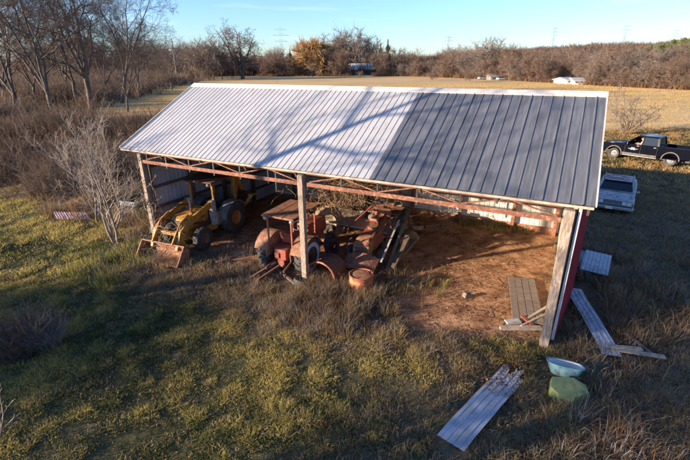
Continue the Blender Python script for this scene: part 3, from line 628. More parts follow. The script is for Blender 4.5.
sm=o.modifiers.new('thick','SOLIDIFY'); sm.thickness=.02
# big upright tan tyre
p=at(318,247,0); ax=Vector((.55,-.80,.12)).normalized()
m=MB(); m.lathe([(.44,.15),(.52,.2),(.66,.2),(.75,.16),(.78,.08),(.785,0),(.78,-.08),(.75,-.16),(.66,-.2),(.52,-.2),(.44,-.15),(.47,0),(.44,.15)],(0,0,0),ax,40)
a=ax.orthogonal().normalized(); b_=ax.cross(a)
for j in range(20):
    for s in (-1,1):
        t0=2*PI*(j+(.5 if s>0 else 0))/20; t1=t0+.15; m.beam((a*math.cos(t0)+b_*math.sin(t0))*.78+ax*s*.17,(a*math.cos(t1)+b_*math.sin(t1))*.79,.05,.05,up=(a*math.cos(t0)+b_*math.sin(t0)))
thing(m,'tractor_tyre',M['dusty_rubber'],'big tan dusty tyre standing upright behind the canopy tractor','tyre',at(327,224,.85),smooth=True)
p=at(302,272,0); 
# flat wagon deck under the vines
p=at(362,222,.9); wg=empty('hay_wagon',(p.x,p.y+.3,0),math.radians(-30),'low tan plank wagon half buried in dry vines near the back wall','wagon')
m=MB()
for k in range(8): m.box((0,-.85+k*.24,.9+.01*math.sin(k*3)),(3.4,.225,.045))
m.build('deck',M['pale_wood'],wg)
m=MB(); m.box((0,-.6,.76),(3.3,.12,.2)); m.box((0,.6,.76),(3.3,.12,.2)); m.box((-1.1,0,.6),(.14,1.4,.14)); m.box((1.1,0,.6),(.14,1.4,.14)); m.build('frame',M['dark_wood'],wg)
for a_ in (-1.1,1.1):
    for s in (-1,1): wheel(wg,(a_,s*.82,.36),(0,s,0),.36,.16,.2,M['rubber'],M['rust'])
def sack(name,mt,label,cat,px,py,z,sx,sy,sz,seed):
    p=at(px,py,z); m=MB(); r=random.Random(seed); rings=[]
    for i in range(7):
        t_=i/6; k_=math.sin(PI*min(.97,max(.06,t_)))**.5; rings.append([( (t_-.5)*sx*2, math.cos(q)*sy*k_*(1+r.uniform(-.12,.12)), math.sin(q)*sz*k_*(1+r.uniform(-.12,.12))) for q in np.linspace(0,2*PI,11)[:-1]])
    m.loft(rings); return thing(m,name,mt,label,cat,(p.x,p.y,z+sz*.6),(0,0,r.uniform(-1,1)),smooth=True)
sack('feed_sack',M['grime_white'],'dirty white sack lying on the plank wagon','sack',367,216,.92,.45,.2,.14,1)
sack('feed_sack',M['grey_wood'],'dark grey sack beside the white one on the plank wagon','sack',373,219,.92,.22,.17,.16,2)
p=at(385,220,.95); m=MB(); m.lathe([(.0,-.22),(.13,-.22),(.17,-.15),(.17,.1),(.12,.2),(.05,.24),(.05,.3),(0,.3)],(0,0,0),(1,.3,.3),18); thing(m,'glass_jug',M['tub'],'pale turquoise jug lying at the right end of the wagon','jug',(p.x,p.y,1.08),smooth=True)
p=at(398,212,0); m=MB(); m.tube([(0,0,0),(.15,.1,2.0)],.035,8); m.tube([(0.02,0,1.1),(.45,-.1,.95)],.03,8); thing(m,'red_pipe',M['red'],'thin red pipe standing on end before the back wall','pipe',(p.x,p.y,0))
# scrap among the machines
def tyre(px,py,z,R_,W_,ax_,mt_,lab):
    m=MB(); m.lathe([(R_*.55,W_*.4),(R_*.7,W_*.5),(R_*.92,W_*.45),(R_,W_*.2),(R_,-W_*.2),(R_*.92,-W_*.45),(R_*.7,-W_*.5),(R_*.55,-W_*.4),(R_*.55,W_*.4)],(0,0,0),ax_,28); return thing(m,'tractor_tyre',M[mt_],lab,'tyre',at(px,py,z),smooth=True)
tyre(332,246,.30,.36,.2,(.5,-.8,.2),'rubber','small black tyre leaning below the big tan one')
tyre(302,281,.22,.30,.18,(.2,.1,1),'rubber','black tyre lying in weeds at the foot of the middle post')
tyre(415,226,.16,.40,.22,(.1,.1,1),'dusty_rubber','dusty tyre lying flat near the back wall behind the bundle')
def rod(a_,b_,z0,c_,d_,z1,w_,t_,mt_,nm,lab,cat):
    P0=at(a_,b_,z0); P1=at(c_,d_,z1); cc=(P0+P1)/2; m=MB(); m.beam(P0-cc,P1-cc,w_,t_); return thing(m,nm,M[mt_],lab,cat,cc)
for q in ((330,262,.1,352,238,.9,.05,.05,'rust_dark','angle_iron','dark angle iron leaning left of the square nose','scrap metal'),(338,270,.06,352,246,.35,.16,.03,'rust','steel_strip','short rusty strip left of the square nose','scrap metal'),
 (343,232,.7,372,206,1.6,.05,.05,'red','red_bar','thin red bar rising towards the vines beside the low tractor hood','scrap metal'),(366,247,1.0,386,214,1.5,.09,.04,'rust_dark','angle_iron','dark angle iron lying along the low tractor hood','scrap metal'),
 (276,268,.05,300,288,.05,.09,.06,'grey_wood','board','grey board in the weeds left of the middle post','board'),(262,276,.08,288,262,.45,.06,.06,'rust_dark','hitch_bar','dark rusty bar sloping into the weeds behind the canopy tractor','scrap metal'),
 (216,262,.04,262,246,.04,.10,.03,'pale_wood','board','pale board lying on the soil between loader and canopy tractor','board'),(400,250,.05,424,232,.05,.14,.05,'dark_wood','board','dark board lying right of the leaning timber','board'),
 (425,226,.03,452,222,.03,.16,.04,'grey_wood','board','grey board lying by the back wall','board'),(386,210,1.0,402,206,1.2,.4,.04,'pale_wood','plywood_piece','tan plywood scrap behind the turquoise jug','plywood'),
 (326,282,.08,346,290,.08,.22,.03,'rust','steel_strip','rusty strip in the grass left of the orange drum','scrap metal'),(372,284,.08,398,276,.08,.10,.05,'rust_dark','steel_strip','dark rusty strip in the weeds right of the orange drum','scrap metal')): rod(*q)
p=at(404,247,.0); m=MB(); m.lathe([(.05,-.1),(.16,-.1),(.28,-.06),(.30,0),(.28,.06),(.16,.1),(.05,.1)],(0,0,.2),(.4,-.7,.3),20); thing(m,'pulley_wheel',M['rust'],'small rusty wheel at the outer end of the leaning timber','wheel',p,smooth=True)
p=at(346,229,.0); m=MB(); m.box((0,0,.4),(.5,.7,.5)); m.box((0,0,.68),(.3,.5,.1)); m.tube([(0,.1,.7),(.1,.2,1.2)],.04,8); m.lathe([(.05,.28),(.2,.28),(.2,.33),(.05,.33)],(0,0,.45),(0,-1,0),18); thing(m,'engine_block',M['rust_dark'],'dark seized engine block between the big tan tyre and the low tractor','engine',(p.x,p.y,0),(0,0,.4),bevel=.03)
# beams and boards leaning right of the rusty tractor
bb=[(378,268,.15,396,214,1.5,.13,'rust_dark','long dark beam leaning beside the rusty tractor'),(386,272,.12,404,224,1.2,.11,'grey_wood','grey plank leaning right of the dark beam'),(392,268,.3,408,236,1.0,.20,'dark_wood','thick brown plank at the outer edge of the timber'),(381,262,.55,399,220,1.45,.07,'grime_white','thin pale strip lying along the leaning timber'),(396,262,.15,415,240,.3,.16,'grey_wood','short grey board at the foot of the leaning timber')]
for (a_,b_,z0,c_,d_,z1,wd,mt_,lab) in bb:
    P0=at(a_,b_,z0); P1=at(c_,d_,z1); m=MB(); cc=(P0+P1)/2; m.beam(P0-cc,P1-cc,wd,wd*.45); thing(m,'plank',M[mt_],lab,'plank',cc,group='leaning timber beside the rusty tractor')
    
sack('canvas_bundle',M['vine'],'brown rolled canvas bundle right of the leaning timber','bundle',409,238,.1,.5,.28,.25,5)
sack('canvas_bundle',M['dark_wood'],'dark rolled bundle lying behind the brown one','bundle',402,226,.2,.6,.3,.3,6)
# dry vines heap
def tubes_np(P0,P1,R0,R1,k=3):
    D=P1-P0; D/=np.maximum(np.linalg.norm(D,axis=1,keepdims=True),1e-6)
    ref=np.where(np.abs(D[:,2:3])<.9,np.array([[0,0,1.]]),np.array([[1.,0,0]])); A=np.cross(D,ref); A/=np.linalg.norm(A,axis=1,keepdims=True); B=np.cross(D,A)
    t_=np.arange(k)*2*PI/k; o=A[:,None,:]*np.cos(t_)[None,:,None]+B[:,None,:]*np.sin(t_)[None,:,None]
    V=np.concatenate([P0[:,None,:]+o*R0[:,None,None],P1[:,None,:]+o*R1[:,None,None]],1).reshape(-1,3)
    b=np.arange(len(P0))[:,None]*2*k; F=np.concatenate([b+np.array([[j,(j+1)%k,k+(j+1)%k,k+j]]) for j in range(k)]); return V,F
def vines(n,cx,cy,cz,sx,sy,sz,L,r0,seed,hang=.0):
    r=np.random.default_rng(seed); p=np.stack([cx+r.normal(0,sx,n),cy+r.normal(0,sy,n),np.abs(cz+r.normal(0,sz,n))],1)
    d=r.normal(0,1,(n,3)); d[:,2]=d[:,2]*.6+.4; d/=np.linalg.norm(d,axis=1,keepdims=True); A=[];B=[];R=[];S=[]
    for i in range(6):
        q=p+d*(L/6); q[:,2]=np.maximum(q[:,2],.05); A.append(p);B.append(q); R.append(np.full(n,r0*(1-i/8))); S.append(np.full(n,r0*(1-(i+1)/8))); p=q; d=d+r.normal(0,.45,(n,3)); d[:,2]-=.16+hang; d/=np.linalg.norm(d,axis=1,keepdims=True)
    return tubes_np(np.concatenate(A),np.concatenate(B),np.concatenate(R),np.concatenate(S))
p=at(345,214,1.2); V1,F1=vines(520,p.x+.2,p.y+1.6,1.5,.9,.45,.5,1.5,.014,4); V2,F2=vines(70,p.x-.2,p.y+.6,.9,1.0,.5,.4,1.3,.012,5)
o=npmesh('vine_heap',np.concatenate([V1,V2]),np.concatenate([F1,F2+len(V1)]),M['vine']); tag(o,'tall tangled heap of dry brown vines in the middle of the barn','vines')
x_,y_=L2W(.15,-.1); V1,F1=vines(46,x_,y_,1.6,.22,.2,1.0,1.5,.012,6); o=npmesh('climbing_vine',V1,F1,M['twig_pale']); tag(o,'bare climbing vine hanging on the left corner post','vines')
q=ld.location+fw*1.0; V1,F1=vines(34,q.x,q.y,.8,.4,.35,.4,1.2,.010,7); o=npmesh('bare_vine',V1,F1,M['twig_pale']); tag(o,'pale bare vine tangled over the loader arms','vines')
r=np.random.default_rng(44); n=15000; x=r.uniform(-12,16,n); y=r.uniform(4,20,n); k=in_view(x,y)&(r.random(n)<.25+.75*(vn(x,y,1.4)>.5)); x,y=x[k],y[k]; z=hgt(x,y)+r.uniform(.0,.07,len(x))
a_=np.array(at(492,392)); b_=np.array(at(518,362)); k_=520; t_=r.random(k_)**.7*1.25-.15; sd_=r.normal(0,.28,k_); dv=(b_-a_)/np.linalg.norm(b_-a_); xx=a_[0]+(b_-a_)[0]*t_+dv[1]*sd_; yy=a_[1]+(b_-a_)[1]*t_-dv[0]*sd_
ei=r.uniform(.3,15.2,9000); ni=r.uniform(-.5,8.7,9000); bx_=X0+ei*EX[0]+ni*NX[0]; by_=Y0+ei*EX[1]+ni*NX[1]; kk=(r.random(9000)<.10+.9*(vn2(bx_,by_,1.1)*.6+vn(bx_,by_,.5)*.4>.56))|((ei>8)&(ei<10.3)&(r.random(9000)<.6)); bx_,by_=bx_[kk],by_[kk]; x=np.concatenate([x,bx_]); y=np.concatenate([y,by_]); z=np.concatenate([z,hgt(bx_,by_)+.015]); x=np.concatenate([x,xx]); y=np.concatenate([y,yy]); z=np.concatenate([z,.13+.05*r.random(k_)]); n=len(x)
s_=r.uniform(.015,.045,n)[:,None]; u=r.normal(0,1,(n,3)); u[:,2]*=.35; u/=np.linalg.norm(u,axis=1,keepdims=True); v=np.cross(u,r.normal(0,.4,(n,3))+[0,0,1]); v/=np.linalg.norm(v,axis=1,keepdims=True); P=np.stack([x,y,z],1)
V=np.stack([P-u*s_,P-v*s_*.55+[0,0,.006],P+u*s_,P+v*s_*.55+[0,0,.006]],1).reshape(-1,3); cc=np.repeat(np.array([[.19,.10,.055],[.12,.07,.045],[.30,.19,.10],[.08,.05,.035]])[r.integers(0,4,n)],4,axis=0)
tag(npmesh('fallen_leaves',V,np.arange(4*n).reshape(-1,4),blade_m,cc),'brown fallen leaves scattered through the grass and over the torn sheet','leaves',kind='stuff')
# ================================================================== right bay floor things
A_,B_,C_,D_=at(509,279,.06),at(534,279,.06),at(541,321,.06),at(514,325,.06)
U=(B_-A_); L_=(D_-A_); cen=(A_+B_+C_+D_)/4; ang=math.atan2(L_.y,L_.x)
dp=empty('plank_door',(cen.x,cen.y,.05),ang,'brown boarded door lying flat on the soil of the right bay','door')
Wd=U.length; Ln=L_.length
for k in range(4):
    m=MB(); m.box((0,-Wd/2+Wd*(k+.5)/4,.03+.006*k),(Ln*(1-.03*(k%2)),Wd/4-.02,.035)); m.build('plank',M['grey_wood'],dp)
m=MB(); m.box((-Ln*.3,0,.0),(.12,Wd*.95,.03)); m.box((Ln*.3,0,.0),(.12,Wd*.95,.03)); m.build('batten',M['dark_wood'],dp)
def board(px0,py0,px1,py1,w_,t_,mt_,name,lab,z0=.05,z1=.05,cat='board'):
    P0=at(px0,py0,z0); P1=at(px1,py1,z1); cc=(P0+P1)/2; m=MB(); m.beam(P0-cc,P1-cc,w_,t_); return thing(m,name,M[mt_],lab,cat,cc)
board(500,328,541,328,.13,.09,'pale_wood','timber','grey beam lying across the foot of the boarded door',.09,.09)
board(527,319,556,301,.07,.05,'pale_wood','stick','pale stick beside the door pointing to the corner post',.1,.2)
board(521,326,548,313,.06,.05,'pale_wood','stick','thinner pale stick lying just below the other one',.13,.1)
board(522,316,532,325,.10,.04,'red','scrap_board','short reddish scrap at the lower corner of the boarded door',.12,.12)
board(506,322,520,321,.22,.05,'grime_white','metal_scrap','small grey-white scrap under the lower edge of the boarded door',.12,.12,'scrap metal')
p=at(467,297,.0); m=MB(); m.box((0,0,.05),(.30,.17,.10)); m.box((-.09,0,.13),(.10,.17,.09),taper=.85); m.box((.10,.03,.125),(.08,.10,.05),taper=.6); thing(m,'concrete_block',M['grey_wood'],'small broken block standing alone on the bare soil','block',(p.x,p.y,.0),(0,.1,.4),bevel=.01)
r=np.random.default_rng(52); n=420; e=r.uniform(.5,15.2,n); q=r.uniform(-.8,8.6,n); x=X0+e*EX[0]+q*NX[0]; y=Y0+e*EX[1]+q*NX[1]; a=r.random(n)*2*PI; l=r.uniform(.08,.5,n)
P0=np.stack([x,y,hgt(x,y)+.02],1); P1=P0+np.stack([np.cos(a)*l,np.sin(a)*l,r.uniform(0,.05,n)],1); V,F=tubes_np(P0,P1,np.full(n,.009),np.full(n,.005)); tag(npmesh('fallen_sticks',V,F,M['vine']),'dry sticks and stalks littering the soil under the roof','sticks',kind='stuff')
# dirt clods on the soil
r=np.random.default_rng(9); n=4200; e=r.uniform(8.2,15.3,n); q=r.uniform(-.8,8.7,n); x=X0+e*EX[0]+q*NX[0]; y=Y0+e*EX[1]+q*NX[1]; k=(soil_mask(x,y)>.5)&(r.random(n)<.35+.65*(vn(x,y,.6)>.55)); x,y=x[k],y[k]; n=len(x)
s_=(.015+.05*r.random(n)**3)[:,None]; base=np.array([[1,0,0],[-.5,.87,0],[-.5,-.87,0],[0,0,.8]])
V=(base[None]*(s_[:,:,None])*(r.uniform(.6,1.4,(n,4,3)))+np.stack([x,y,hgt(x,y)-.003],1)[:,None,:]).reshape(-1,3); b=np.arange(n)[:,None]*4
F=np.concatenate([b+np.array([[0,1,3]]),b+np.array([[1,2,3]]),b+np.array([[2,0,3]])]); cc=np.repeat(np.array([[.27,.16,.095]])*(.6+.7*r.random((n,1))),4,axis=0)
tag(npmesh('soil_clods',V,F,vmat('clod',trans=0),cc),'loose clods on the red-brown soil under the roof','soil',kind='stuff')
# ================================================================== loose steel sheets, tub, foam block, boards outside
def loose(cs,z,name,label,pitch,mt_,h=.02,rw=.03,jag=None,rows=6,amp=.03,cat='steel sheet'):
    A_,B_,D_=[at(*c,zz) for c,zz in zip(cs,z)]; U=B_-A_; V=D_-A_; m=MB(); N=U.cross(V).normalized()
    ribsheet(m,(0,0,0),U,V,U.length,V.length,pitch*.62,rw*.55,h*.8,rows=rows,jag=jag,bend=lambda u,l:amp*math.sin(l*1.6+u*.3)+amp*.35*math.sin(l*4.3))
    return thing(m,name,M[mt_],label,cat,A_)
loose([(602,354),(622,357),(566,287)],(.10,.10,.35),'roofing_sheet','long pale blue steel sheet sloping from the barn corner to the grass',.229,'bluesteel')
rj=random.Random(4); jg={}
def jag(u): k_=int(u/.07); jg.setdefault(k_,rj.random()*.75); return jg[k_]
loose([(437,435),(464,452),(507,360)],(.10,.10,.12),'roofing_sheet','torn white steel sheet lying alone in the foreground grass',.229,'bluesteel',jag=jag,rows=8,amp=.04)
loose([(580,269),(608,276),(586,250)],(.42,.38,.50),'roofing_sheet','short pale steel sheet on top of a greenish one beyond the barn corner',.2,'bluesteel',amp=.02)
loose([(577,266),(598,275),(581,250)],(.18,.15,.22),'roofing_sheet','greenish steel sheet half covered by a short pale one',.2,'tub',amp=.02)
p=at(590,268,0); m=MB(); m.box((0,0,.07),(1.0,.9,.14)); m.box((0.2,.1,.18),(.5,.5,.08)); thing(m,'pallet',M['grey_wood'],'grey pallet under the two short steel sheets','pallet',(p.x+.2,p.y+.2,.0),(0,0,-.4))
board(612,349,665,357,.14,.04,'pale_wood','plank','long whitish plank beside the lower end of the long steel sheet',.14,.1,'plank'); board(607,346,642,349,.12,.04,'pale_wood','plank','shorter whitish plank crossing the end of the long steel sheet',.2,.16,'plank'); board(625,333,655,356,.08,.04,'grey_wood','plank','grey weathered plank angled towards the long whitish one',.1,.1,'plank')
p=at(548,296,0)
# tub: an open trough
pL=at(549,366,.28); pR=at(580,372,.28); c_=(pL+pR)/2; rz=math.atan2(pR.y-pL.y,pR.x-pL.x)
tb=empty('bath_tub',(c_.x,c_.y,.06),0,'pale turquoise open tub tipped towards the camera on the grass','tub',rot=(math.radians(-12),math.radians(3),rz))
def ring(a_,b_,z,n_=24,cx=0): return [(cx+a_*math.copysign(abs(math.cos(q))**.7,math.cos(q)),b_*math.copysign(abs(math.sin(q))**.7,math.sin(q)),z) for q in np.linspace(0,2*PI,n_,endpoint=False)]
m=MB(); m.loft([ring(.26,.13,.02),ring(.34,.20,.07),ring(.41,.25,.22),ring(.45,.25,.36),ring(.49,.27,.37),ring(.49,.27,.385),ring(.44,.235,.385),ring(.40,.235,.22),ring(.33,.18,.10),ring(.2,.1,.07)],caps=True); m.build('tub_body',M['tub'],tb,smooth=True); tb.scale=(.9,.85,.9)
m=MB(); m.loft([ring(.34,.175,.11),ring(.395,.215,.22),ring(.43,.225,.37)],caps=False); m.build('tub_liner',M['cream'],tb,smooth=True)
p=at(567,397,.0); m=MB(); rr=random.Random(3)
top=[(-.42,-.02,.30),(-.30,.26,.36),(.20,.28,.34),(.42,.12,.28),(.40,-.10,.26),(.02,-.26,.22),(-.30,-.22,.26)]; bot=[(x*1.05,y*1.12,-.02) for x,y,z in top]
m.loft([bot,[(x*1.08,y*1.1,z*.55) for x,y,z in top],top]); thing(m,'foam_block',M['foam'],'weathered yellow-green foam block just below the turquoise tub','block',(p.x,p.y,0),(0,0,-.1))
loose([(57,219),(92,220),(53,212)],(.12,.12,.25),'roofing_sheet','faded red steel sheet lying in grass left of the barn',.229,'redsheet',amp=.03)
loose([(118,205),(134,207),(120,201)],(.15,.15,.3),'roofing_sheet','small white steel sheet in weeds behind the pale tree',.229,'white_steel',amp=.03)
# ================================================================== pickup truck
fb=at(613,158); rb=at(668,166); d=(fb-rb); d.z=0; ph=math.atan2(d.y,d.x); lft=Vector((-math.sin(ph),math.cos(ph),0)); tp=(fb+rb)/2-lft*.88
pk=empty('pickup_truck',(tp.x,tp.y,0),ph,'black crew cab pickup truck with its driver at the open window','pickup truck')
WB=1.90
def arch(cx,r_,n_=9,z=.46): return [(cx+r_*math.cos(q),z+r_*math.sin(q)) for q in np.linspace(PI,0,n_)]
def arch_r(cx,r_,n_=9,z=.46): return arch(cx,r_,n_,z)[::-1]
PT=M['truck']
for s in (-1,1):
    y0,y1=(.90,1.0) if s>0 else (-1.0,-.90)
    m=MB(); m.prism([(-1.02,.50)]+[(1.32,.50)]+arch(WB,.54)+[(2.62,.55),(2.86,.62),(2.90,1.02),(2.80,1.20),(1.20,1.30),(-1.02,1.32)],y0,y1); m.build('side_panel',PT,pk,bevel=.025)
    m=MB(); m.prism([(-1.04,.50),(-1.04,1.34),(-3.02,1.36),(-3.06,.62),(-2.50,.55)]+arch_r(-WB,.54)+[(-1.30,.50)],y0,y1); m.build('bed_side',PT,pk,bevel=.025)
    for cx in (WB,-WB):
        m=MB(); R_=.60; ts=np.linspace(-.05,PI+.05,13); m.prism([(cx+R_*math.cos(q),.46+R_*math.sin(q)) for q in ts]+[(cx+.52*math.cos(q),.46+.52*math.sin(q)) for q in ts[::-1]],*((.985,1.05) if s>0 else (-1.05,-.985))); m.build('wheel_flare',M['mud'],pk,bevel=.01)
        wheel(pk,(cx,s*.86,.42),(0,s,0),.42,.28,.27,M['rubber'],M['alloy'])
    m=MB(); m.box((.1,s*1.02,.44),(2.3,.14,.05)); m.build('side_step',M['chrome'],pk,bevel=.01)
    m=MB(); m.box((.15,s*1.004,.56),(2.3,.012,.14)); m.build('muddy_sill',M['mud'],pk)
    # pillars
    m=MB(); m.beam((1.28,s*.88,1.28),(.50,s*.72,1.90),.07,.07); m.beam((.10,s*.91,1.30),(.06,s*.74,1.90),.10,.05,up=(1,0,0)); m.beam((-.98,s*.90,1.30),(-.86,s*.73,1.90),.16,.05,up=(0,1,0)); m.beam((.52,s*.74,1.90),(-.9,s*.74,1.90),.07,.06); m.build('window_pillars',PT,pk,bevel=.01)
    m=MB(); m.add([(.06,s*.905,1.31),(-.92,s*.905,1.31),(-.84,s*.755,1.88),(.03,s*.755,1.88)],[(0,1,2,3)]); m.build('rear_door_window',M['glass'],pk)
    if s<0: m=MB(); m.add([(1.16,s*.905,1.31),(.12,s*.905,1.31),(.09,s*.755,1.88),(.50,s*.755,1.88)],[(0,1,2,3)]); m.build('front_door_window',M['glass'],pk)
    m=MB(); m.box((1.08,s*1.12,1.36),(.12,.22,.24)); m.beam((1.08,s*.95,1.3),(1.08,s*1.05,1.32),.05,.05); o=m.build('wing_mirror',PT,pk,bevel=.03)
    m=MB(); m.box((1.015,s*1.12,1.36),(.012,.17,.19)); m.build('mirror_glass',M['chrome'],o)
    for xx in (.32,-.80): m=MB(); m.box((xx,s*1.012,1.20),(.16,.025,.03)); m.build('door_handle',M['chrome'],pk)
    for xx in (1.18,.12,-.98): m=MB(); m.box((xx,s*1.0015,.92),(.012,.006,.72)); m.build('door_seam',M['black'],pk)
    m=MB(); m.box((2.80,s*.78,1.02),(.16,.34,.18)); m.build('headlight',M['lampclear'],pk,bevel=.02)
    m=MB(); m.box((-3.05,s*.93,1.08),(.06,.14,.36)); m.build('tail_light',M['lampred'],pk,bevel=.01)
m=MB(); m.loft([[(1.22,-.9,1.28),(1.22,.9,1.28),(1.22,.9,.6),(1.22,-.9,.6)],[(1.25,-.9,1.30),(1.25,.9,1.30),(1.25,.9,.6),(1.25,-.9,.6)],[(2.6,-.88,1.24),(2.6,.88,1.24),(2.6,.55,.6),(2.6,-.55,.6)],[(2.85,-.84,1.12),(2.85,.84,1.12),(2.85,.6,.6),(2.85,-.6,.6)]]); m.build('hood',PT,pk,bevel=.03)
m=MB(); m.beam((1.3,.42,1.315),(2.5,.40,1.26),.10,.03); m.beam((1.3,-.42,1.315),(2.5,-.40,1.26),.10,.03); m.build('hood_ridge',PT,pk,bevel=.01)
m=MB(); m.box((2.875,0,.95),(.03,1.3,.42)); m.build('grille',M['black'],pk); m=MB(); m.box((2.93,0,.6),(.18,1.96,.22)); m.build('front_bumper',M['chrome'],pk,bevel=.03)
m=MB(); m.box((-3.14,0,.66),(.16,1.9,.18)); m.build('rear_bumper',M['chrome'],pk,bevel=.03)
m=MB(); m.loft([[(.52,-.72,1.90),(.52,.72,1.90),(-.92,.72,1.91),(-.92,-.72,1.91)],[(.42,-.66,1.955),(.42,.66,1.955),(-.84,.66,1.965),(-.84,-.66,1.965)]]); m.build('cab_roof',PT,pk,bevel=.025)
m=MB(); m.add([(1.27,-.86,1.30),(1.27,.86,1.30),(.50,.70,1.90),(.50,-.70,1.90)],[(0,1,2,3)]); m.build('windscreen',M['glass'],pk)
m=MB(); m.add([(-1.0,-.85,1.32),(-1.0,.85,1.32),(-.90,.70,1.90),(-.90,-.70,1.90)],[(0,1,2,3)]); m.build('rear_window',M['glass'],pk)
m=MB(); m.box((.1,0,.55),(2.3,1.8,.06)); m.box((-1.0,0,.92),(.06,1.8,.8)); m.box((1.2,0,.95),(.12,1.8,.66)); m.box((.25,.45,.80),(.55,.5,.4)); m.box((-.02,.45,1.25),(.12,.5,.75)); m.box((.25,-.45,.80),(.55,.5,.4)); m.box((-.02,-.45,1.25),(.12,.5,.75)); m.box((-.75,0,1.0),(.2,1.5,.7)); m.build('cab_interior',M['black'],pk)
m=MB(); m.box((-2.02,0,.72),(2.0,1.8,.06)); m.box((-1.09,0,1.0),(.06,1.8,.62)); m.box((-3.02,0,1.0),(.07,1.82,.68)); m.box((-2.0,0,.5),(2.0,.9,.4))
m.build('cargo_bed',M['black'],pk,bevel=.01)
m=MB(); m.box((-2.4,.3,.98),(.7,.5,.42)); m.box((-2.4,.3,1.2),(.74,.54,.03)); o=m.build('storage_box',M['black'],None,bevel=.02); o.matrix_world=Matrix.Translation(pk.location)@Matrix.Rotation(ph,4,'Z')@Matrix.Translation((0.0,0,.0)); tag(o,'dark storage box standing in the bed of the black pickup','box')
# door emblem: pale rounded badge on spread wings
m=MB(); m.box((.62,1.006,.98),(.26,.012,.14)); o=m.build('door_emblem',M['grime_white'],pk,bevel=.004)
m=MB(); m.prism([(.46,.98),(.34,.99),(.26,.95),(.38,.92),(.46,.87),(.60,.85),(.60,.90),(.48,.92)],1.001,1.008); m.prism([(.78,.98),(.90,.99),(.98,.95),(.86,.92),(.78,.87),(.64,.85),(.64,.90),(.76,.92)],1.001,1.008); m.build('emblem_wings',M['old_grey'],o)
m=MB(); m.box((.62,1.0135,.98),(.18,.003,.02)); m.box((.62,1.0135,1.01),(.14,.003,.012)); m.build('emblem_line',M['truck'],o)
# ---------------------------------------------------------------- driver
def skin_body(name,joints,edges,rad,mt,parent,sub=2):
    me=bpy.data.meshes.new(name); me.from_pydata(joints,edges,[]); o=bpy.data.objects.new(name,me); COL.objects.link(o)
    if parent: o.parent=parent
    o.modifiers.new('skin','SKIN'); sk=me.skin_vertices[0].data
    for i,r_ in enumerate(rad): sk[i].radius=(r_,r_)
    sk[0].use_root=True
    s_=o.modifiers.new('sub','SUBSURF'); s_.levels=s_.render_levels=sub
    me.materials.append(mt); return o
J=[(0,0,0),(0.0,0,.2),(.02,0,.42),(.04,0,.53),(.06,0,.60),(.07,0,.70),(.06,0,.80),
   (.02,.19,.47),(.10,.26,.24),(.33,.20,.30),(.40,.19,.32),(.02,-.19,.47),(.12,-.24,.24),(.34,-.15,.32),(.41,-.13,.34),
   (.10,.10,-.02),(.48,.12,.04),(.60,.12,-.20),(.10,-.10,-.02),(.48,-.12,.04),(.60,-.12,-.20)]
Ed=[(0,1),(1,2),(2,3),(3,4),(4,5),(5,6),(2,7),(7,8),(8,9),(9,10),(2,11),(11,12),(12,13),(13,14),(0,15),(15,16),(16,17),(0,18),(18,19),(19,20)]
Rd=[.15,.15,.15,.06,.055,.095,.075,.07,.05,.038,.04,.07,.05,.038,.04,.09,.07,.05,.09,.07,.05]
pm=Matrix.Translation(pk.location)@Matrix.Rotation(ph,4,'Z')
pe=skin_body('person',J,Ed,Rd,M['skin'],None); pe.matrix_world=pm@Matrix.Translation((.16,.48,1.0)); tag(pe,'driver in a pale top seated at the open window of the black pickup','person')
sh=skin_body('shirt',[J[i] for i in (0,1,2,7,8,11,12)],[(0,1),(1,2),(2,3),(3,4),(2,5),(5,6)],[.165,.168,.162,.085,.062,.085,.062],M['shirt'],pe)
m=MB(); m.lathe([(.02,.135),(.07,.115),(.105,.06),(.112,.0),(.09,-.05),(.03,-.06)],(.045,0,.775),(-.35,0,1),14); m.build('hair',M['hair'],pe,smooth=True)
m=MB(); m.beam((.165,0,.715),(.19,0,.69),.025,.03); m.box((.152,.035,.735),(.02,.03,.012)); m.box((.152,-.035,.735),(.02,.03,.012)); m.box((.158,0,.655),(.015,.05,.01)); m.build('facial_features',M['skin'],pe)
for s in (-1,1):
    for f_ in range(5):
        J0=J[10] if s>0 else J[14]; m=MB(); a_=(f_-2)*.022
        if f_<4: m.tube([(J0[0]+.02,J0[1]+a_,J0[2]),(J0[0]+.07-.005*abs(f_-1),J0[1]+a_*1.1,J0[2]+.01),(J0[0]+.085,J0[1]+a_*1.1,J0[2]-.03)],[.011,.009,.007],6)
        else: m.tube([(J0[0]-.0,J0[1]-s*.03,J0[2]),(J0[0]+.04,J0[1]-s*.055,J0[2]-.01)],[.012,.008],6)
        m.build('finger' if f_<4 else 'thumb',M['skin'],pe)
# ================================================================== white coupe
a_=at(594,207); b_=at(634,215); rv=(b_-a_).normalized(); ch=math.atan2(-rv.x,rv.y)+0  # forward = rv rotated -90
fwd=Vector((rv.y,-rv.x,0)); 
if fwd.y>0: fwd=-fwd
fwd=Vector((-.57,-.82,0)); ch=math.atan2(fwd.y,fwd.x); cp=(a_+b_)/2-fwd*1.65-Vector((.15,0,0))
cr_=empty('old_coupe',(cp.x,cp.y,0),ch,'old chalky white two-door car with a worn red roof in the shade of the barn','car')
CW=M['carwhite']; hw=.93
def ins(x,z): return .07 if z>.8 else (.03 if z<.4 else 0)
m=MB(); m.prism([(-2.45,.36),(-1.95,.26)]+arch(-1.45,.37,7,.30)+[(1.08,.26)]+arch(1.45,.37,7,.30)+[(2.3,.30),(2.40,.45),(2.38,.56),(2.25,.80),(2.16,.85),(.95,.95),(-1.45,.97),(-2.38,.93),(-2.46,.85)],-hw,hw,inset=ins); m.build('body',CW,cr_,bevel=.03)
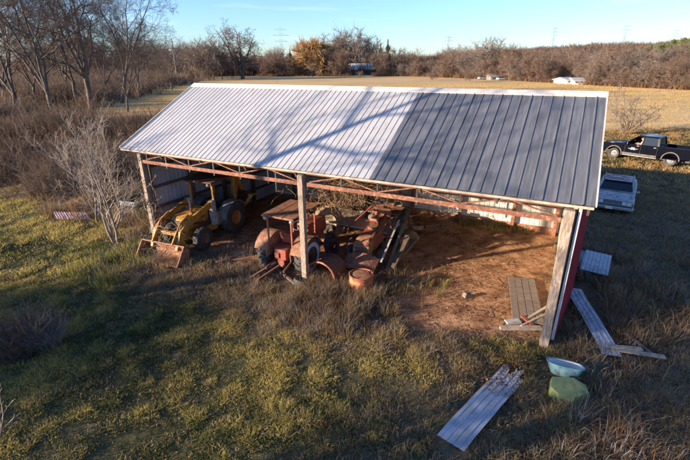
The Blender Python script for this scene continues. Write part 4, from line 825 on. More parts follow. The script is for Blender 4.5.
def rr_(x0,x1,y,z): return [(x0,-y,z),(x0,y,z),(x1,y,z),(x1,-y,z)]
m=MB(); m.loft([rr_(1.02,-1.62,.80,.93),rr_(.28,-1.15,.66,1.33)]); m.build('side_glass',M['glass'],cr_)
m=MB(); m.loft([rr_(.34,-1.20,.69,1.325),rr_(.30,-1.16,.68,1.355),rr_(.18,-1.02,.56,1.385)]); m.build('roof',M['carroof'],cr_,bevel=.02)
m=MB(); m.beam((.33,-.62,1.375),(.33,.62,1.375),.16,.02); m.build('roof_edge',CW,cr_)
for s in (-1,1):
    m=MB(); m.beam((1.06,s*.80,.93),(.30,s*.675,1.34),.06,.05); m.beam((-.35,s*.79,.93),(-.40,s*.675,1.34),.10,.05,up=(0,1,0)); m.beam((-1.30,s*.79,.95),(-1.02,s*.67,1.34),.30,.04,up=(0,1,0),w1=.26); m.beam((-1.66,s*.78,.93),(-1.17,s*.66,1.34),.06,.06); m.build('roof_pillars',CW,cr_)
    for cx in (-1.45,1.45): wheel(cr_,(cx,s*.80,.31),(0,s,0),.31,.2,.19,M['rubber'],M['chrome'])
    for yy in (.50,.72): m=MB(); m.beam((2.375,s*yy,.60),(2.29,s*yy,.74),.17,.05); m.build('headlight',M['lampclear'],cr_,bevel=.01)
    m=MB(); m.box((.95,s*.98,1.0),(.10,.14,.10)); m.build('wing_mirror',CW,cr_,bevel=.02)
    m=MB(); m.box((2.36,s*.88,.64),(.06,.06,.14)); m.build('side_lamp',M['lampred'] if False else M['canopy'],cr_)
m=MB(); m.beam((2.37,0,.60),(2.285,0,.75),.78,.04); o=m.build('grille',M['black'],cr_)
m=MB()
for k in range(9): m.beam((2.395,-.32+k*.08,.60),(2.31,-.32+k*.08,.75),.012,.012)
m.box((2.30,0,.775),(.02,1.7,.02)); m.build('grille_bars',M['chrome'],o)
for s in (-1,1):
    m=MB(); m.beam((2.15,s*.70,.865),(1.0,s*.76,.96),.012,.006); m.build('hood_seam',M['black'],cr_)
    m=MB(); m.box((-.15,s*.925,.62),(.012,.01,.5)); m.box((1.0,s*.925,.62),(.012,.01,.5)); m.build('door_seam',M['black'],cr_)
m=MB(); m.box((2.405,0,.545),(.05,1.74,.05)); m.build('bumper_gap',M['black'],cr_)
m=MB(); m.box((2.50,0,.45),(.16,1.90,.15)); m.box((2.40,.88,.45),(.3,.10,.13)); m.box((2.40,-.88,.45),(.3,.10,.13)); m.build('front_bumper',M['chrome'],cr_,bevel=.02)
m=MB(); m.box((2.585,-.1,.45),(.012,.32,.14)); m.build('number_plate',M['cream'],cr_)
m=MB(); m.box((1.65,0,.895),(1.25,.03,.035)); m.beam((1.06,0,.945),(1.02,0,.96),1.5,.02,up=(0,0,1)); m.build('hood_crease',CW,cr_)
m=MB(); m.box((1.10,0,.945),(.06,1.4,.02)); m.beam((1.08,.05,.955),(.75,.45,1.10),.015,.015); m.beam((1.08,-.55,.955),(.75,-.15,1.10),.015,.015); m.build('wipers',M['black'],cr_)
m=MB(); m.box((-2.5,0,.45),(.14,1.86,.15)); m.build('rear_bumper',M['chrome'],cr_,bevel=.02)
# ================================================================== trees
def grow(seed,Ht,r0,levels=4,nb=7,spread=.9,fork=.3,up=.25,wob=.12,lean=(0,0),dens=1.0,minr=.012,lenf=.62,base=None,crook=1.0,ang=(.5,1.0)):
    """bare tree: returns trunk segs, branch segs arrays (p0,p1,r0,r1)"""
    r=random.Random(seed); T=[];B=[]
    def run(p,d,L,rad,lev):
        n=max(3,int(6-lev)+1) if lev<levels else 3
        pts=[p]; rads=[rad]; dirs=[d]
        for i in range(n):
            d=(d+Vector((r.gauss(0,1),r.gauss(0,1),r.gauss(0,1)))*wob*crook*(1+.22*lev)+Vector((0,0,up*(.12 if lev else .25)))).normalized()
            p=p+d*(L/n); pts.append(p); dirs.append(d); rads.append(max(minr,rad*(1-(i+1)/n*(.78 if lev<levels else .85))))
        for i in range(n): (T if lev<=1 and rads[i]>minr*2.2 else B).append((pts[i],pts[i+1],rads[i],rads[i+1]))
        if lev>=levels: return
        k=max(2,int(nb*dens*(1 if lev else 1.1)+.5))
        for j in range(k):
            t=(fork if lev==0 else .18)+(1-(fork if lev==0 else .18))*((j+r.random()*.8)/k)
            t=min(.98,t); i=min(n-1,int(t*n)); f_=t*n-i; q=pts[i].lerp(pts[i+1],f_); rr=rads[i]*(1-f_)+rads[i+1]*f_
            az=j*2.4+r.uniform(-.5,.5); an=r.uniform(*ang)*spread
            dd=dirs[min(i+1,n)]; a=dd.orthogonal().normalized(); b=dd.cross(a)
            nd_=(dd*math.cos(an)+(a*math.cos(az)+b*math.sin(az))*math.sin(an)).normalized()
            ll=L*lenf*(1.12-.45*t)*r.uniform(.75,1.2)
            if lev==0: ll=Ht*(1-t*.7)*lenf*r.uniform(.8,1.15)*.85
            run(q,nd_,ll,max(minr,rr*r.uniform(.5,.75)),lev+1)
    if base=='leaders':
        sp_=Ht*fork; q0=Vector((0,0,-.2)); d0=Vector((lean[0],lean[1],1)).normalized(); q1=q0+d0*sp_*.55+Vector((r.gauss(0,.1),r.gauss(0,.1),0)); q2=q1+(d0+Vector((r.gauss(0,.15),r.gauss(0,.15),0))).normalized()*sp_*.45
        T.append((q0,q1,r0*1.25,r0)); T.append((q1,q2,r0,r0*.85)); nl=4 if spread<1.2 else 6
        for j in range(nl):
            az=j*6.283/nl+r.uniform(-.5,.5); tl=r.uniform(.25,.55)*spread if j else .12
            dd=(Vector((math.cos(az)*tl,math.sin(az)*tl,1))+Vector((lean[0],lean[1],0))*1.2).normalized()
            run(q1.lerp(q2,.5+.5*j/nl),dd,(Ht-sp_)*r.uniform(.85,1.1),r0*r.uniform(.45,.66),1)
    elif base: base(run,T,B,r)
    else: run(Vector((0,0,-.2)),Vector((lean[0],lean[1],1)).normalized(),Ht*.78,r0,0)
    return T,B
def segarr(S): return np.array([s[0] for s in S]),np.array([s[1] for s in S]),np.array([s[2] for s in S]),np.array([s[3] for s in S])
def tree_obj(name,TB,mt1,mt2,label,cat='tree',group=None,loc=(0,0,0),rz=0,k1=7):
    T,B=TB; o=empty(name,loc,rz,label,cat,group)
    V,F=tubes_np(*segarr(T),k=k1); npmesh('trunk',V,F,mt1,parent=o,smooth=True)
    if B: V,F=tubes_np(*segarr(B),k=3); npmesh('crown',V,F,mt2,parent=o)
    return o
def put(o,x,y,rz=0,s=1,label=None,z=None):
    o.location=(x,y,H1(x,y) if z is None else z); o.rotation_euler.z=rz; o.scale=(s,s,s)
    if label: o['label']=label
    return o
# five big bare trees left of the barn
def gp(px,py): 
    p=at(px,py); return p.x,p.y
near=[(22,121,18.5,.30,(-.10,0),101,'dark bare tree at the far left edge with its trunk forking low'),
      (57,121,20,.30,(-.16,.0),102,'dark bare tree with a crooked trunk leaning left, second from the left edge'),
      (92,110,27,.46,(.02,.0),103,'tallest bare tree with a wide spreading crown left of the barn roof'),
      (80,108,23,.28,(-.12,.05),105,'slender bare tree just left of the tallest one'),
      (122,103,24,.32,(.30,.0),104,'bare tree leaning right between the tallest one and the barn roof'),
      (5,112,20,.25,(.12,.0),106,'bare tree cut by the left edge of the picture, behind the forking one')]
for i,(px,py,h_,r0,ln,sd,lab) in enumerate(near):
    x,y=gp(px,py); TB=grow(sd,h_,r0,5,6,1.0 if i!=2 else 1.25,.22,.30,.13,lean=ln,minr=.012,crook=1.0,lenf=.54,base='leaders',ang=(.45,.95))
    put(tree_obj('bare_tree',TB,M['bark'],M['twig'],lab,group='big bare trees left of the barn'),x,y,.3*i)
NT=[o_ for o_ in COL.objects if o_.name.startswith('bare_tree') and o_.parent is None]
for i,(px,py,k_,s_) in enumerate(((38,108,3,.85),(70,100,1,.95),(108,98,0,.9),(140,97,5,.8),(152,92,3,.6),(172,90,0,.62),(128,112,3,.6))):
    c=copy_tree(NT[k_]); xx,yy=gp(px,py); put(c,xx,yy,1.7+i*1.3,s_); c['label']=('thin bare tree in the brush behind the big bare trees at left')
    c['group']='thin trees behind the big bare ones'
x,y=gp(243,79); o=tree_obj('oak_tree',grow(211,25,.85,4,7,1.9,.16,.30,.13,minr=.045,crook=1.0,lenf=.50,base='leaders',ang=(.5,1.0)),M['bark'],M['twig'],'lone wide bare oak on the far field behind the left roof end'); put(o,x,y)
# pale tree left of the barn
def pale_base(run,T,B,r):
    for k in range(5):
        run(Vector((r.uniform(-.15,.15),r.uniform(-.15,.15),-.2)),Vector((r.uniform(-.32,.32),r.uniform(-.3,.3),1)).normalized(),r.uniform(3.6,5.2),r.uniform(.035,.06),1)
o=tree_obj('small_bare_tree',grow(301,5,.05,4,6,.85,.2,.55,.12,minr=.0048,lenf=.5,base=pale_base,ang=(.4,.8)),M['bark_grey'],M['twig_pale'],'pale bare many-stemmed small tree beside the left corner post',k1=5); x,y=gp(116,243); put(o,x,y)
o=tree_obj('small_bare_tree',grow(302,4,.05,4,6,.85,.2,.55,.12,minr=.0065,lenf=.5,base=pale_base,ang=(.4,.9)),M['bark_grey'],M['twig_pale'],'pale wispy small tree standing left of the many-stemmed one in the weeds',k1=5); x,y=gp(97,222); put(o,x,y,1,.85)
o=tree_obj('bare_sapling',grow(303,2.1,.014,2,4,.6,.2,.6,.1,minr=.004,lenf=.42),M['bark_grey'],M['twig_pale'],'thin bare sapling rising from the bottom left corner',k1=5); x,y=gp(-4,448); put(o,x,y)
def bush_base(run,T,B,r):
    for k in range(7): run(Vector((r.uniform(-.2,.2),r.uniform(-.2,.2),-.1)),Vector((r.uniform(-.7,.7),r.uniform(-.7,.7),1)).normalized(),r.uniform(1.6,2.9),.035,1)
o=tree_obj('bare_shrub',grow(304,3,.05,4,5,.9,.2,.4,.12,minr=.009,lenf=.5,base=bush_base),M['bark_red'],M['twig_grey'],'round bare brown shrub behind the cab of the black pickup','shrub',k1=5); p=at(626,134); put(o,p.x,p.y,0,1.6)
# dark bush lower left and brush clumps
def twigs(n,cx,cy,R_,h_,seed,r0=.007,pale=False):
    r=np.random.default_rng(seed); a=r.random(n)*2*PI; q=np.sqrt(r.random(n))*R_*.6; x=cx+np.cos(a)*q; y=cy+np.sin(a)*q; z=hgt(x,y)
    P0=np.stack([x,y,z],1); d=np.stack([np.cos(a)*.5*q/R_+r.normal(0,.3,n),np.sin(a)*.5*q/R_+r.normal(0,.3,n),np.ones(n)],1); d/=np.linalg.norm(d,axis=1,keepdims=True)
    l=h_*(.5+.6*r.random(n)); A=[];B=[];
    P1=P0+d*l[:,None]*.55; d2=d+r.normal(0,.25,(n,3)); P2=P1+d2*l[:,None]*.45; A+=[P0,P1];B+=[P1,P2]; Ra=[np.full(n,r0),np.full(n,r0*.75)];Rb=[np.full(n,r0*.75),np.full(n,r0*.3)]
    for k in range(5):
        t=r.random(n)[:,None]*.7+.25; s=np.where(t<.55,P0+(P1-P0)*t/.55,P1+(P2-P1)*(t-.55)/.45); dd=d+r.normal(0,.6,(n,3)); A.append(s);B.append(s+dd*l[:,None]*.28); Ra.append(np.full(n,r0*.6));Rb.append(np.full(n,r0*.25))
    return tubes_np(np.concatenate(A),np.concatenate(B),np.concatenate(Ra),np.concatenate(Rb))
x,y=gp(22,350); V1,F1=twigs(420,x,y,1.0,1.0,61); tag(npmesh('bare_shrub',V1,F1,M['twig']),'dark leafless bush in the shaded grass at lower left','shrub')
x,y=gp(48,345); V1,F1=twigs(260,x,y,.6,.8,62,.005); tag(npmesh('bare_shrub',V1,F1,M['bark_grey']),'grey feathery weed bush right of the dark leafless one','shrub')
# undergrowth: a broad mass of brown brush left of and behind the barn
def brush(n,seed,fn,hm,wd,cols,nb=16,spread=.7,lean=.5,box=(-75,0,14,90)):
    r=np.random.default_rng(seed); x=r.uniform(box[0],box[1],n); y=r.uniform(box[2],box[3],n); k=in_view(x,y)&(r.random(n)<fn(x,y)); x,y=x[k],y[k]
    c=cols[r.integers(0,len(cols),len(x))]*(.7+.6*vn(x,y,4)[:,None]); dist=np.hypot(x,y)
    return blades(x,y,nb,hm*(.5+.9*r.random(len(x))),spread,np.clip(wd*dist/25,wd*.8,wd*3),c,lean,seed+1)
cb=np.array([[.15,.10,.072],[.11,.078,.06],[.19,.13,.09],[.15,.12,.10],[.08,.06,.05]])
def brush_mask(x,y):
    e,n=W2L(x,y); nz=(vn(x,y,5)-.5)*5
    left=sstep(2.5,6,-e-3+nz*.6+.25*n)*sstep(2.5,7,n+nz*.5+.15*(-e))
    return np.clip(left,0,1)*(1-field_mask(x,y))*(1-(n>10)*(e>-2))
def bramble(n,seed,fn,hm,box,cols,ns=12,w0=.010):
    r=np.random.default_rng(seed); x=r.uniform(box[0],box[1],n); y=r.uniform(box[2],box[3],n); k=in_view(x,y)&(r.random(n)<fn(x,y)); x,y=x[k],y[k]
    hb=hm*(.4+1.1*vn3(x,y,6))*(.7+.6*r.random(len(x))); N=len(x)*ns; ti=np.repeat(np.arange(len(x)),ns); a=r.random(N)*2*PI; q=r.random(N)*.5
    bx,by=x[ti]+np.cos(a)*q,y[ti]+np.sin(a)*q; P0=np.stack([bx,by,hgt(bx,by)],1); l=hb[ti]*(.6+.7*r.random(N)); tl=r.random(N)*.9
    d=np.stack([np.cos(a)*tl,np.sin(a)*tl,np.ones(N)],1); d/=np.linalg.norm(d,axis=1,keepdims=True); P1=P0+d*l[:,None]*.55; d2=d+r.normal(0,.35,(N,3)); P2=P1+d2*l[:,None]*.45
    ws=w0*np.clip(np.hypot(x,y)/22,.8,4)[ti]; S=[(P0,P1,ws,ws*.8),(P1,P2,ws*.8,ws*.35)]
    for j in range(6):
        t=r.random(N)[:,None]*.8+.18; p=np.where(t<.55,P0+(P1-P0)*t/.55,P1+(P2-P1)*(t-.55)/.45); dd=d+r.normal(0,.75,(N,3)); S.append((p,p+dd*l[:,None]*r.uniform(.15,.38,(N,1)),ws*.6,ws*.25))
    A=np.concatenate([q[0] for q in S]);B=np.concatenate([q[1] for q in S]);WA=np.concatenate([q[2] for q in S]);WB_=np.concatenate([q[3] for q in S])
    sd=np.cross(B-A,r.normal(0,1,A.shape)); sd/=np.linalg.norm(sd,axis=1,keepdims=True)+1e-9
    V=np.stack([A-sd*WA[:,None],A+sd*WA[:,None],B+sd*WB_[:,None],B-sd*WB_[:,None]],1).reshape(-1,3); F=np.arange(len(V)).reshape(-1,4)
    c=(cols[r.integers(0,len(cols),len(x))]*(.7+.6*vn(x,y,3)[:,None]))[ti]*(.75+.5*r.random((N,1))); C=np.repeat(np.tile(c,(8,1)),4,axis=0); return V,F,C
LB=[bramble(15000,71,lambda x,y:brush_mask(x,y)*sstep(.25,.5,vn2(x,y,2.5)),1.25,(-60,0,16,48),cb,13,.009),
    bramble(12000,72,lambda x,y:brush_mask(x,y)*sstep(.3,.5,vn(x,y,4)),1.9,(-110,0,40,115),cb*1.1,13,.010)]
V,F,C=merge(LB); tag(npmesh('undergrowth',V,F,blade_m,C),'dense brown leafless brush and brambles left of and behind the barn','undergrowth',kind='stuff')
V,F,C=merge([brush(9000,74,lambda x,y:brush_mask(x,y)*.8,.6,.018,np.array([[.30,.19,.10],[.24,.15,.09],[.20,.13,.09]]),14,.8,.6,(-80,0,15,80))]); tag(npmesh('dead_grass',V,F,blade_m,C),'dead tan grass between the brown brush on the left','grass',kind='stuff')
LB=[bramble(15000,73,lambda x,y:(sstep(50,60,y)*(1-field_mask(x,y))*sstep(.2,.4,vn(x,y,9))),2.6,(-210,-20,50,200),cb*1.25,12,.011)]
V,F,C=merge(LB); tag(npmesh('thicket',V,F,blade_m,C),'distant reddish brown thicket beyond the big bare trees on the left','thicket',kind='stuff')
# ---------------------------------------------------------------- trees that shade the place from the left, outside the picture
def cast_base(run,T,B,r):
    # crooked main trunk seen as the long shadow across the white roof
    pts=[(0,0,-.2),(.1,.05,3),(.0,-.1,6),(.12,.05,8.2),(.35,.0,9.6),(.5,-.2,11.4),(.4,0,13.6)]; rd=[.30,.25,.21,.17,.13,.09,.03]
    for i in range(len(pts)-1): T.append((Vector(pts[i]),Vector(pts[i+1]),rd[i],rd[i+1]))
    for (z,az,l_,rr) in ((8.0,2.5,4.2,.085),(8.9,-1.2,5.0,.10),(9.7,1.9,4.6,.10),(10.2,-2.0,4.0,.085),(11.2,.6,3.6,.055),(11.5,-1.6,3.0,.05),(12.4,2.2,2.6,.04),(7.2,-1.7,3.4,.05)):
        run(Vector((.2,0,z)),Vector((math.cos(az)*.8,math.sin(az)*.8,.55)).normalized(),l_,rr,2)
o=tree_obj('bare_tree',grow(401,13,.3,4,6,1.0,.3,.3,.14,base=cast_base,minr=.016,lenf=.58),M['bark'],M['twig'],'bare tree outside the left edge whose shadow crosses the white roof'); put(o,-19.1,9.05,0)
E_=np.array(SD[:2])/np.linalg.norm(SD[:2])
off=[(-24,-1.0,14,502),(-31,-4,16,503),(-27,-9,13,504),(-22,-2.5,12,505),(-19,-5.0,11,506)]
protos=[]
for i,(x,y,h_,sd) in enumerate(off):
    if i<3: o=tree_obj('bare_tree',grow(sd,h_,.26,4,5,1.0,.3,.3,.13,minr=.014,crook=1.2,lenf=.55),M['bark'],M['twig'],'bare tree outside the left edge that dapples the grass'); protos.append(o)
    else: o=copy_tree(protos[i-3])
    tag(o,group='shade trees outside the left edge'); put(o,x,y,i*1.1)
# low thicket outside the left edge
for i,(x,y,R_,h_) in enumerate([(-16.5,8.9,2.0,2.5),(-17.5,6.6,2.0,2.7),(-19,5.6,1.5,1.8)]):
    V1,F1=twigs(800,x,y,R_*1.7,h_,600+i,.014); tag(npmesh('bare_shrub',V1,F1,M['twig']),'dense bare thicket outside the left edge shading the grass','shrub','thickets outside the left edge')
# ================================================================== far tree line
def cloud_tree(seed,Ht,Wd,n,w_,trunk=.25,conif=False):
    """far deciduous tree: limbs plus very many thin twigs"""
    T,B=grow(seed,Ht,trunk,3,7,1.35,.12,.35,.12,minr=.06,lenf=.50,base='leaders',ang=(.5,1.1))
    r=np.random.default_rng(seed); S=segarr(B); i=r.integers(0,len(S[0]),n); t=r.random(n)[:,None]
    p=S[0][i]*(1-t)+S[1][i]*t; d=(S[1]-S[0])[i]; d/=np.linalg.norm(d,axis=1,keepdims=True)+1e-6; d=d+r.normal(0,.7,(n,3))+np.array([0,0,.3]); q=p+d*r.uniform(.5,1.5,n)[:,None]
    return T,B,(p,q,np.full(n,w_),np.full(n,w_*.3))
def far_tree(name,seed,Ht,n,mt1,mt2,w_=.035,trunk=.25):
    T,B,X=cloud_tree(seed,Ht,0,n,w_,trunk); o=empty(name,(0,0,-900))
    V,F=tubes_np(*segarr(T),k=5); npmesh('trunk',V,F,mt1,parent=o,smooth=True)
    a=segarr(B); V,F=tubes_np(*[np.concatenate([u,v]) for u,v in zip(a,X)],k=3); npmesh('crown',V,F,mt2,parent=o); return o
FP=[far_tree('bare_tree',700+i,13,1500+300*i,M['bark_red'],[M['twig_red'],M['twig_grey'],M['twig_red'],M['twig_grey'],M['twig_red']][i],.038) for i in range(5)]
def conifer(seed,Ht,R_,n,mt,fulln=.12,pw=.85):
    r=np.random.default_rng(seed); z=r.random(n)**.8*Ht*.93+Ht*.05; rad=R_*(1-z/Ht)**pw*np.minimum(1,z/Ht*5)*(.35+.75*r.random(n))*(.8+.3*np.sin(z*9/Ht*3)); a=r.random(n)*2*PI
    p=np.stack([np.cos(a)*rad*.35,np.sin(a)*rad*.35,z+.2],1); q=np.stack([np.cos(a)*rad,np.sin(a)*rad,z-.25*rad*.5],1)
    o=empty('conifer_tree',(0,0,-900)); m=MB(); m.tube([(0,0,-.2),(0,0,Ht*.5),(0,0,Ht*.97)],[.3,.18,.03],6); m.build('trunk',M['bark'],o)
    V,F=tubes_np(p,q,np.full(n,fulln*1.3),np.full(n,fulln*.4)); npmesh('crown',V,F,mt,parent=o); return o
CF=conifer(31,15,3.2,2600,M['needle']); PN=conifer(32,15,5.6,3000,M['pine'],.26,.45)
WL=far_tree('willow_tree',741,12,5200,M['bark_red'],M['willow'],.085)
used={}
def inst(pr,x,y,s,rz,label,group,cat='tree',sz=1,z=None):
    o=pr if id(pr) not in used else copy_tree(pr); used[id(pr)]=1
    tag(o,label,cat,group); put(o,x,y,rz,s,z=z); o.scale=(s,s,s*sz); return o
def line_y(px):     # pixel row of the far edge of the field
    return float(np.interp(px,[150,200,260,330,400,420,460,510,560,600,690,760],[70,74.5,76,76,76,76.3,78,80.2,83,85.5,90,93.5]))
r=random.Random(77); fl=[]
G1='bare trees along the far edge of the field'; cnt=0
for row,(dy,hs,step) in enumerate(((0,.62,8.0),(-2.2,.92,7.2),(-4.6,1.12,7.0))):
    px=(262 if row<2 else 190)+r.uniform(0,5)
    while px<742:
        y_=line_y(px)+dy+r.uniform(-.35,.3); 
        if (346<px<375 or 297<px<308) and row<2: px+=step; continue
        if (552<px<590) and row==0: px+=step; continue
        p=at(px,y_); dist=math.hypot(p.x,p.y)
        # desired pixel height
        top=float(np.interp(px,[190,240,280,305,330,350,392,420,450,480,520,560,620,690],[62,60,56,57,50,48,58,59,58,55,57,59,62,64]))+r.choice((-5,-2,0,1,3,6,8))+r.uniform(-1.5,1.5)+(6 if row==0 else 1.5 if row==1 else -1)
        hh=max(5,(y_-top)/FPX*dist*.98)
        sp=FP[r.randrange(5)]
        inst(sp,p.x,p.y,hh/13*1.0,r.uniform(0,6),'bare brown tree in the wood along the far edge of the field',G1); cnt+=1
        px+=step*r.uniform(.7,1.3)
# rounded group of taller bare trees mid-left and special trees
for px,top,lab in ((334,44,'left one of the tall rounded bare trees above the far wood'),(350,40,'middle one of the tall rounded bare trees, tallest of the far wood'),(366,44,'right one of the tall rounded bare trees above the far wood'),(483,48,'round-topped bare tree standing above the wood right of the conifers')):
    y_=line_y(px)-2; p=at(px,y_); d_=math.hypot(p.x,p.y); inst(FP[1],p.x,p.y,(y_-top)/FPX*d_/12.0,px,lab,'tall rounded bare trees of the far wood')
for px,top,lab in ((380,47,'left of the two dark conifers in the middle of the far tree line'),(387,44,'right and taller of the two dark conifers in the far tree line'),(238,55,'dark narrow conifer behind the left end of the far wood') ,(291,52,'dark narrow conifer beside the first pylon')):
    y_=line_y(px)-1.2; p=at(px,y_); d_=math.hypot(p.x,p.y); inst(CF,p.x,p.y,(y_-top)/FPX*d_/15.0,px,lab,'conifers of the far tree line')
p=at(312,76); d_=math.hypot(p.x,p.y); inst(WL,p.x,p.y,(76-47)/FPX*d_/12.2,0,'golden-leaved willow in the far tree line','willows')
for i,(px,y_) in enumerate(((313,77.8),(432,80.5),(470,82),(360,78.4))):
    p=at(px,y_); inst(FP[(0,2,2,4)[i]],p.x,p.y,(.40,.28,.35,.26)[i],i,('low round russet bush below the golden willow','low russet bush right of the low white house','low russet bush below the round-topped bare tree','low russet bush before the low white house')[i],'russet bushes before the far tree line','bush',.8)
# pines on the hill at the right
for i in range(120):
    px=r.uniform(598,745); y_=r.uniform(69.5,73.5) ; p=at(px,y_); top=np.interp(px,[598,640,690,740],[59.5,53,47.5,46])+r.uniform(-1,3); d_=math.hypot(p.x,p.y)
    inst(PN,p.x,p.y,(y_-top)/FPX*d_/15,r.uniform(0,6),'green pine on the wooded hill at the far right','pines on the far right hill',sz=1)
# far-off woods reading as one mass
def far_wood(n,seed,x0,x1,y0,y1,hm,cols,wd,label,name='far_wood'):
    rr=np.random.default_rng(seed); x=rr.uniform(x0,x1,n); y=rr.uniform(y0,y1,n); k=in_view(x,y,3); x,y=x[k],y[k]
    c=cols[rr.integers(0,len(cols),len(x))]; h_=hm*(.6+.6*vn(x,y,30))*(.8+.4*rr.random(len(x)))
    V,F,C=blades(x,y,26,h_,3.2,wd,c,.35,seed); tag(npmesh(name,V,F,blade_m,C),label,'wood',kind='stuff')
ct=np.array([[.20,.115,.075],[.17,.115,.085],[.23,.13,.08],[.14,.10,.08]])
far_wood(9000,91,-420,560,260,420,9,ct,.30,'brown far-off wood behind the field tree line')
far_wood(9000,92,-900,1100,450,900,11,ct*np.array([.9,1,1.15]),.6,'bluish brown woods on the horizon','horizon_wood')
# trees on the left horizon behind the near big ones
for i in range(30):
    px=r.uniform(-20,235); y_=r.uniform(72,80); p=at(px,y_); d_=math.hypot(p.x,p.y); top=r.uniform(50,60)
    inst(FP[r.randrange(5)],p.x,p.y,(y_-top)/FPX*d_/13,r.uniform(0,6),'bare tree in the far brown wood behind the big left trees','trees of the far left wood')
for i,(px,y_,top) in enumerate(((203,80,47),(214,80,50),(196,80,52))):
    p=at(px,y_); d_=math.hypot(p.x,p.y); inst(FP[(1,3,1)[i]],p.x,p.y,(y_-top)/FPX*d_/13,i,('tall thin bare tree left of the lone oak','shorter bare tree between the thin one and the lone oak','small bare tree behind the upper left roof corner')[i],'bare trees left of the lone oak')
# scrubby edge of the wood
rr=np.random.default_rng(5); pxs=rr.uniform(185,745,5200); P=np.array([at(a,line_y(a)-b) for a,b in zip(pxs,rr.uniform(-.25,3.2,5200))]); kk=~(((pxs>350)&(pxs<372))|((pxs>556)&(pxs<584))|((pxs>294)&(pxs<309))); P=P[kk]
ce=np.array([[.22,.13,.085],[.18,.11,.08],[.26,.15,.09],[.13,.09,.07],[.30,.19,.10]])[rr.integers(0,5,len(P))]
V,F,C=blades(P[:,0],P[:,1],26,1.7*(.4+1.3*vn(P[:,0],P[:,1],8)),1.3,.10,ce,.6,95); tag(npmesh('scrub',V,F,blade_m,C),'brown scrub along the foot of the far wood','scrub',kind='stuff')
# ================================================================== far buildings
def house(px,y_,wpx,hpx,dep,roofk,name,label,wall='cream',roof='shingle',rz=0,wins=3,open_=False,chim=True,z=0):
    p=at(px,y_); d_=math.hypot(p.x,p.y)*.95; W_=wpx/FPX*d_; h_=hpx/FPX*d_; hb=h_*roofk
    o=empty(name,(p.x,p.y,H1(p.x,p.y)),rz,label,'house' if 'house' in name else 'building')
    m=MB(); m.box((0,0,hb/2-.1),(W_,dep,hb+.2)); m.add([(-W_/2,-dep/2,hb),(-W_/2,dep/2,hb),(-W_/2,0,h_-.1)],[(0,1,2)]); m.add([(W_/2,-dep/2,hb),(W_/2,dep/2,hb),(W_/2,0,h_-.1)],[(0,1,2)]); m.build('wall',M[wall],o)
    m=MB(); ov=.4; s_=(h_-hb)/(dep/2)
    for s in (-1,1): m.loft([[(-W_/2-ov,s*(dep/2+ov),hb-ov*s_),(-W_/2-ov,0,h_),(-W_/2-ov,0,h_+.2),(-W_/2-ov,s*(dep/2+ov),hb-ov*s_+.2)],[(W_/2+ov,s*(dep/2+ov),hb-ov*s_),(W_/2+ov,0,h_),(W_/2+ov,0,h_+.2),(W_/2+ov,s*(dep/2+ov),hb-ov*s_+.2)]])
    rf=m.build('roof',M[roof],o)
    if chim: m=MB(); m.box((W_*.2,0,h_+.3),(.8,.6,1.3)); m.build('chimney',M['shingle_brown'],rf)
    for k in range(wins):
        x=-W_/2+W_*(k+.5)/wins; m=MB(); m.box((x,-dep/2-.03,hb*.55),(min(1.3,W_/wins*.5),.05,hb*.4)); m.build('window',M['pane'],o)
    m=MB(); m.box((W_*.08,-dep/2-.035,hb*.38),(1.0,.05,hb*.76)); m.build('door',M['shingle_brown'],o)
    return o
house(361,74.6,22,10,9,.50,'farm_house','low brown house with a pale roof in the middle of the far tree line','tan','cream',.1,5)
house(351,72,11,6,9,.45,'farm_house','smaller russet-roofed house just behind the low brown one','cream','shingle_brown',-.1,3)
house(301,73.5,14,9,8,.5,'farm_house','white gabled house left of the golden willow','cream','shingle',1.35,2)
house(564,83.2,8.5,4.6,7,.6,'white_barn','left one of the two small white sheds on the far field edge','cream','white_steel',.2,2,chim=False)
house(575.5,83.8,8,4.8,7,.6,'white_barn','right one of the two small white sheds on the far field edge','cream','white_steel',-.2,2,chim=False)
house(594,73.5,9,5.5,12,.6,'tan_barn','tan gabled barn on the rise right of the white sheds','tan','tan',.1,0,chim=False,)
house(432,69,10,6,10,.5,'farm_house','small pale-roofed house right of the two conifers','cream','white_steel',.6,2)
house(493,79.6,10,4.8,8,.55,'low_shed','dark low shed at the foot of the far tree line','shingle','shingle',0,2,chim=False)
house(612,85,18,5,8,.55,'low_shed','dark low shed half hidden right of the white sheds','shingle','shingle',0,2,chim=False)
house(196,71,9,7,9,.5,'farm_house','white house seen left of the lone oak','cream','shingle',.2,2)
house(183,73,5,8,7,.5,'farm_house','narrow white house near the utility pole','cream','shingle',1.3,1)
def car(px,y_,mt,label):
    p=at(px,y_); o=empty('parked_car',(p.x,p.y,H1(p.x,p.y)),.2,label,'car','cars parked before the far tree line')
    m=MB(); m.prism([(-2.2,.3),(2.2,.3),(2.25,.7),(1.2,.9),(-2.1,.95)],-.9,.9); m.build('body',mt,o,bevel=.05)
    m=MB(); m.prism([(1.1,.88),(.4,1.4),(-1.2,1.42),(-1.9,.93)],-.75,.75); m.build('cabin',M['glass'],o)
    for a_ in (-1.4,1.4):
        for s in (-1,1): wheel(o,(a_,s*.8,.32),(0,s,0),.32,.2,.2,M['rubber'],M['chrome'])
car(483,79.4,M['carwhite'],'pale car parked left of the dark low shed'); car(502,80.2,M['bluewhite'],'pale blue car parked right of the dark low shed')
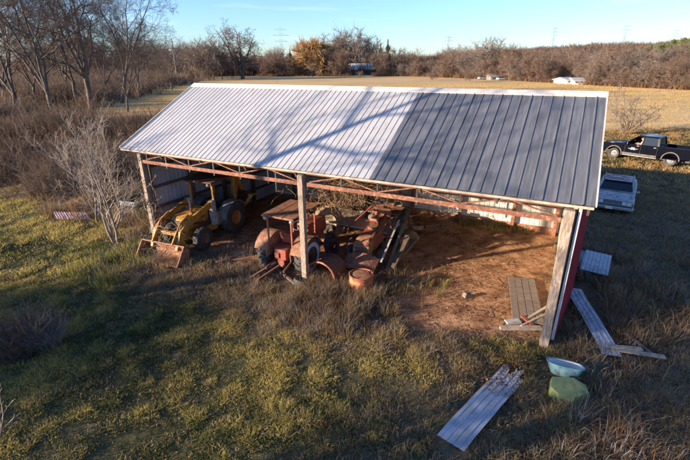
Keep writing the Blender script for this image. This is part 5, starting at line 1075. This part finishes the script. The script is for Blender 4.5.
# ================================================================== pylons and pole
def pylon(px,top,hgt_,label):
    d_=(hgt_-H)/((61.5-top)/FPX)*1.0; p=Vector(((px-345)/FPX*d_*1.0,d_,H1((px-345)/FPX*d_,d_)))
    o=empty('pylon',p,.15,label,'pylon','power pylons on the horizon'); m=MB(); w0,w1=hgt_*.10,hgt_*.025; t_=max(.16,d_*.00035)
    for sx in (-1,1):
        for sy in (-1,1): m.beam((sx*w0,sy*w0,0),(sx*w1,sy*w1,hgt_*.62),t_,t_); m.beam((sx*w1,sy*w1,hgt_*.62),(sx*w1*.6,sy*w1*.6,hgt_),t_*.9,t_*.9)
    for k in range(7):
        z0,z1=hgt_*.62*k/7,hgt_*.62*(k+1)/7; a=w0+(w1-w0)*k/7; b=w0+(w1-w0)*(k+1)/7
        for sy in (-1,1): m.beam((-a,sy*a,z0),(b,sy*b,z1),t_*.6,t_*.6); m.beam((a,sy*a,z0),(-b,sy*b,z1),t_*.6,t_*.6)
    m.build('tower',M['steel'],o)
    for z_,l_ in ((.68,.16),(.82,.20),(.95,.15)):
        m=MB(); m.beam((-hgt_*l_,0,hgt_*z_),(hgt_*l_,0,hgt_*z_),t_,t_*1.2); m.beam((-hgt_*l_,0,hgt_*z_),(0,0,hgt_*(z_+.045)),t_*.6,t_*.6); m.beam((hgt_*l_,0,hgt_*z_),(0,0,hgt_*(z_+.045)),t_*.6,t_*.6); m.build('cross_arm',M['steel'],o)
    return p,hgt_
pyl=[pylon(288,32.5,38,'power pylon behind the gabled house, nearest of the pylons'),pylon(441,43,40,'power pylon standing alone right of the conifers'),pylon(536.5,43.5,42,'power pylon above the middle of the right-hand wood'),pylon(601,43,42,'taller power pylon above the tan barn on the rise'),pylon(647,46,42,'power pylon nearest the pine hill at the right')]
x,y=gp(178,84); o=empty('utility_pole',(x,y,0),0,'wooden utility pole left of the lone oak','utility pole'); d_=math.hypot(x,y); hp=(84-47)/FPX*d_
m=MB(); m.tube([(0,0,-.3),(0,0,hp)],[.22,.15],8); m.build('pole',M['bark_grey'],o); m=MB(); m.beam((-1.1,0,hp*.93),(1.1,0,hp*.93),.16,.16); m.build('cross_arm',M['bark_grey'],o)
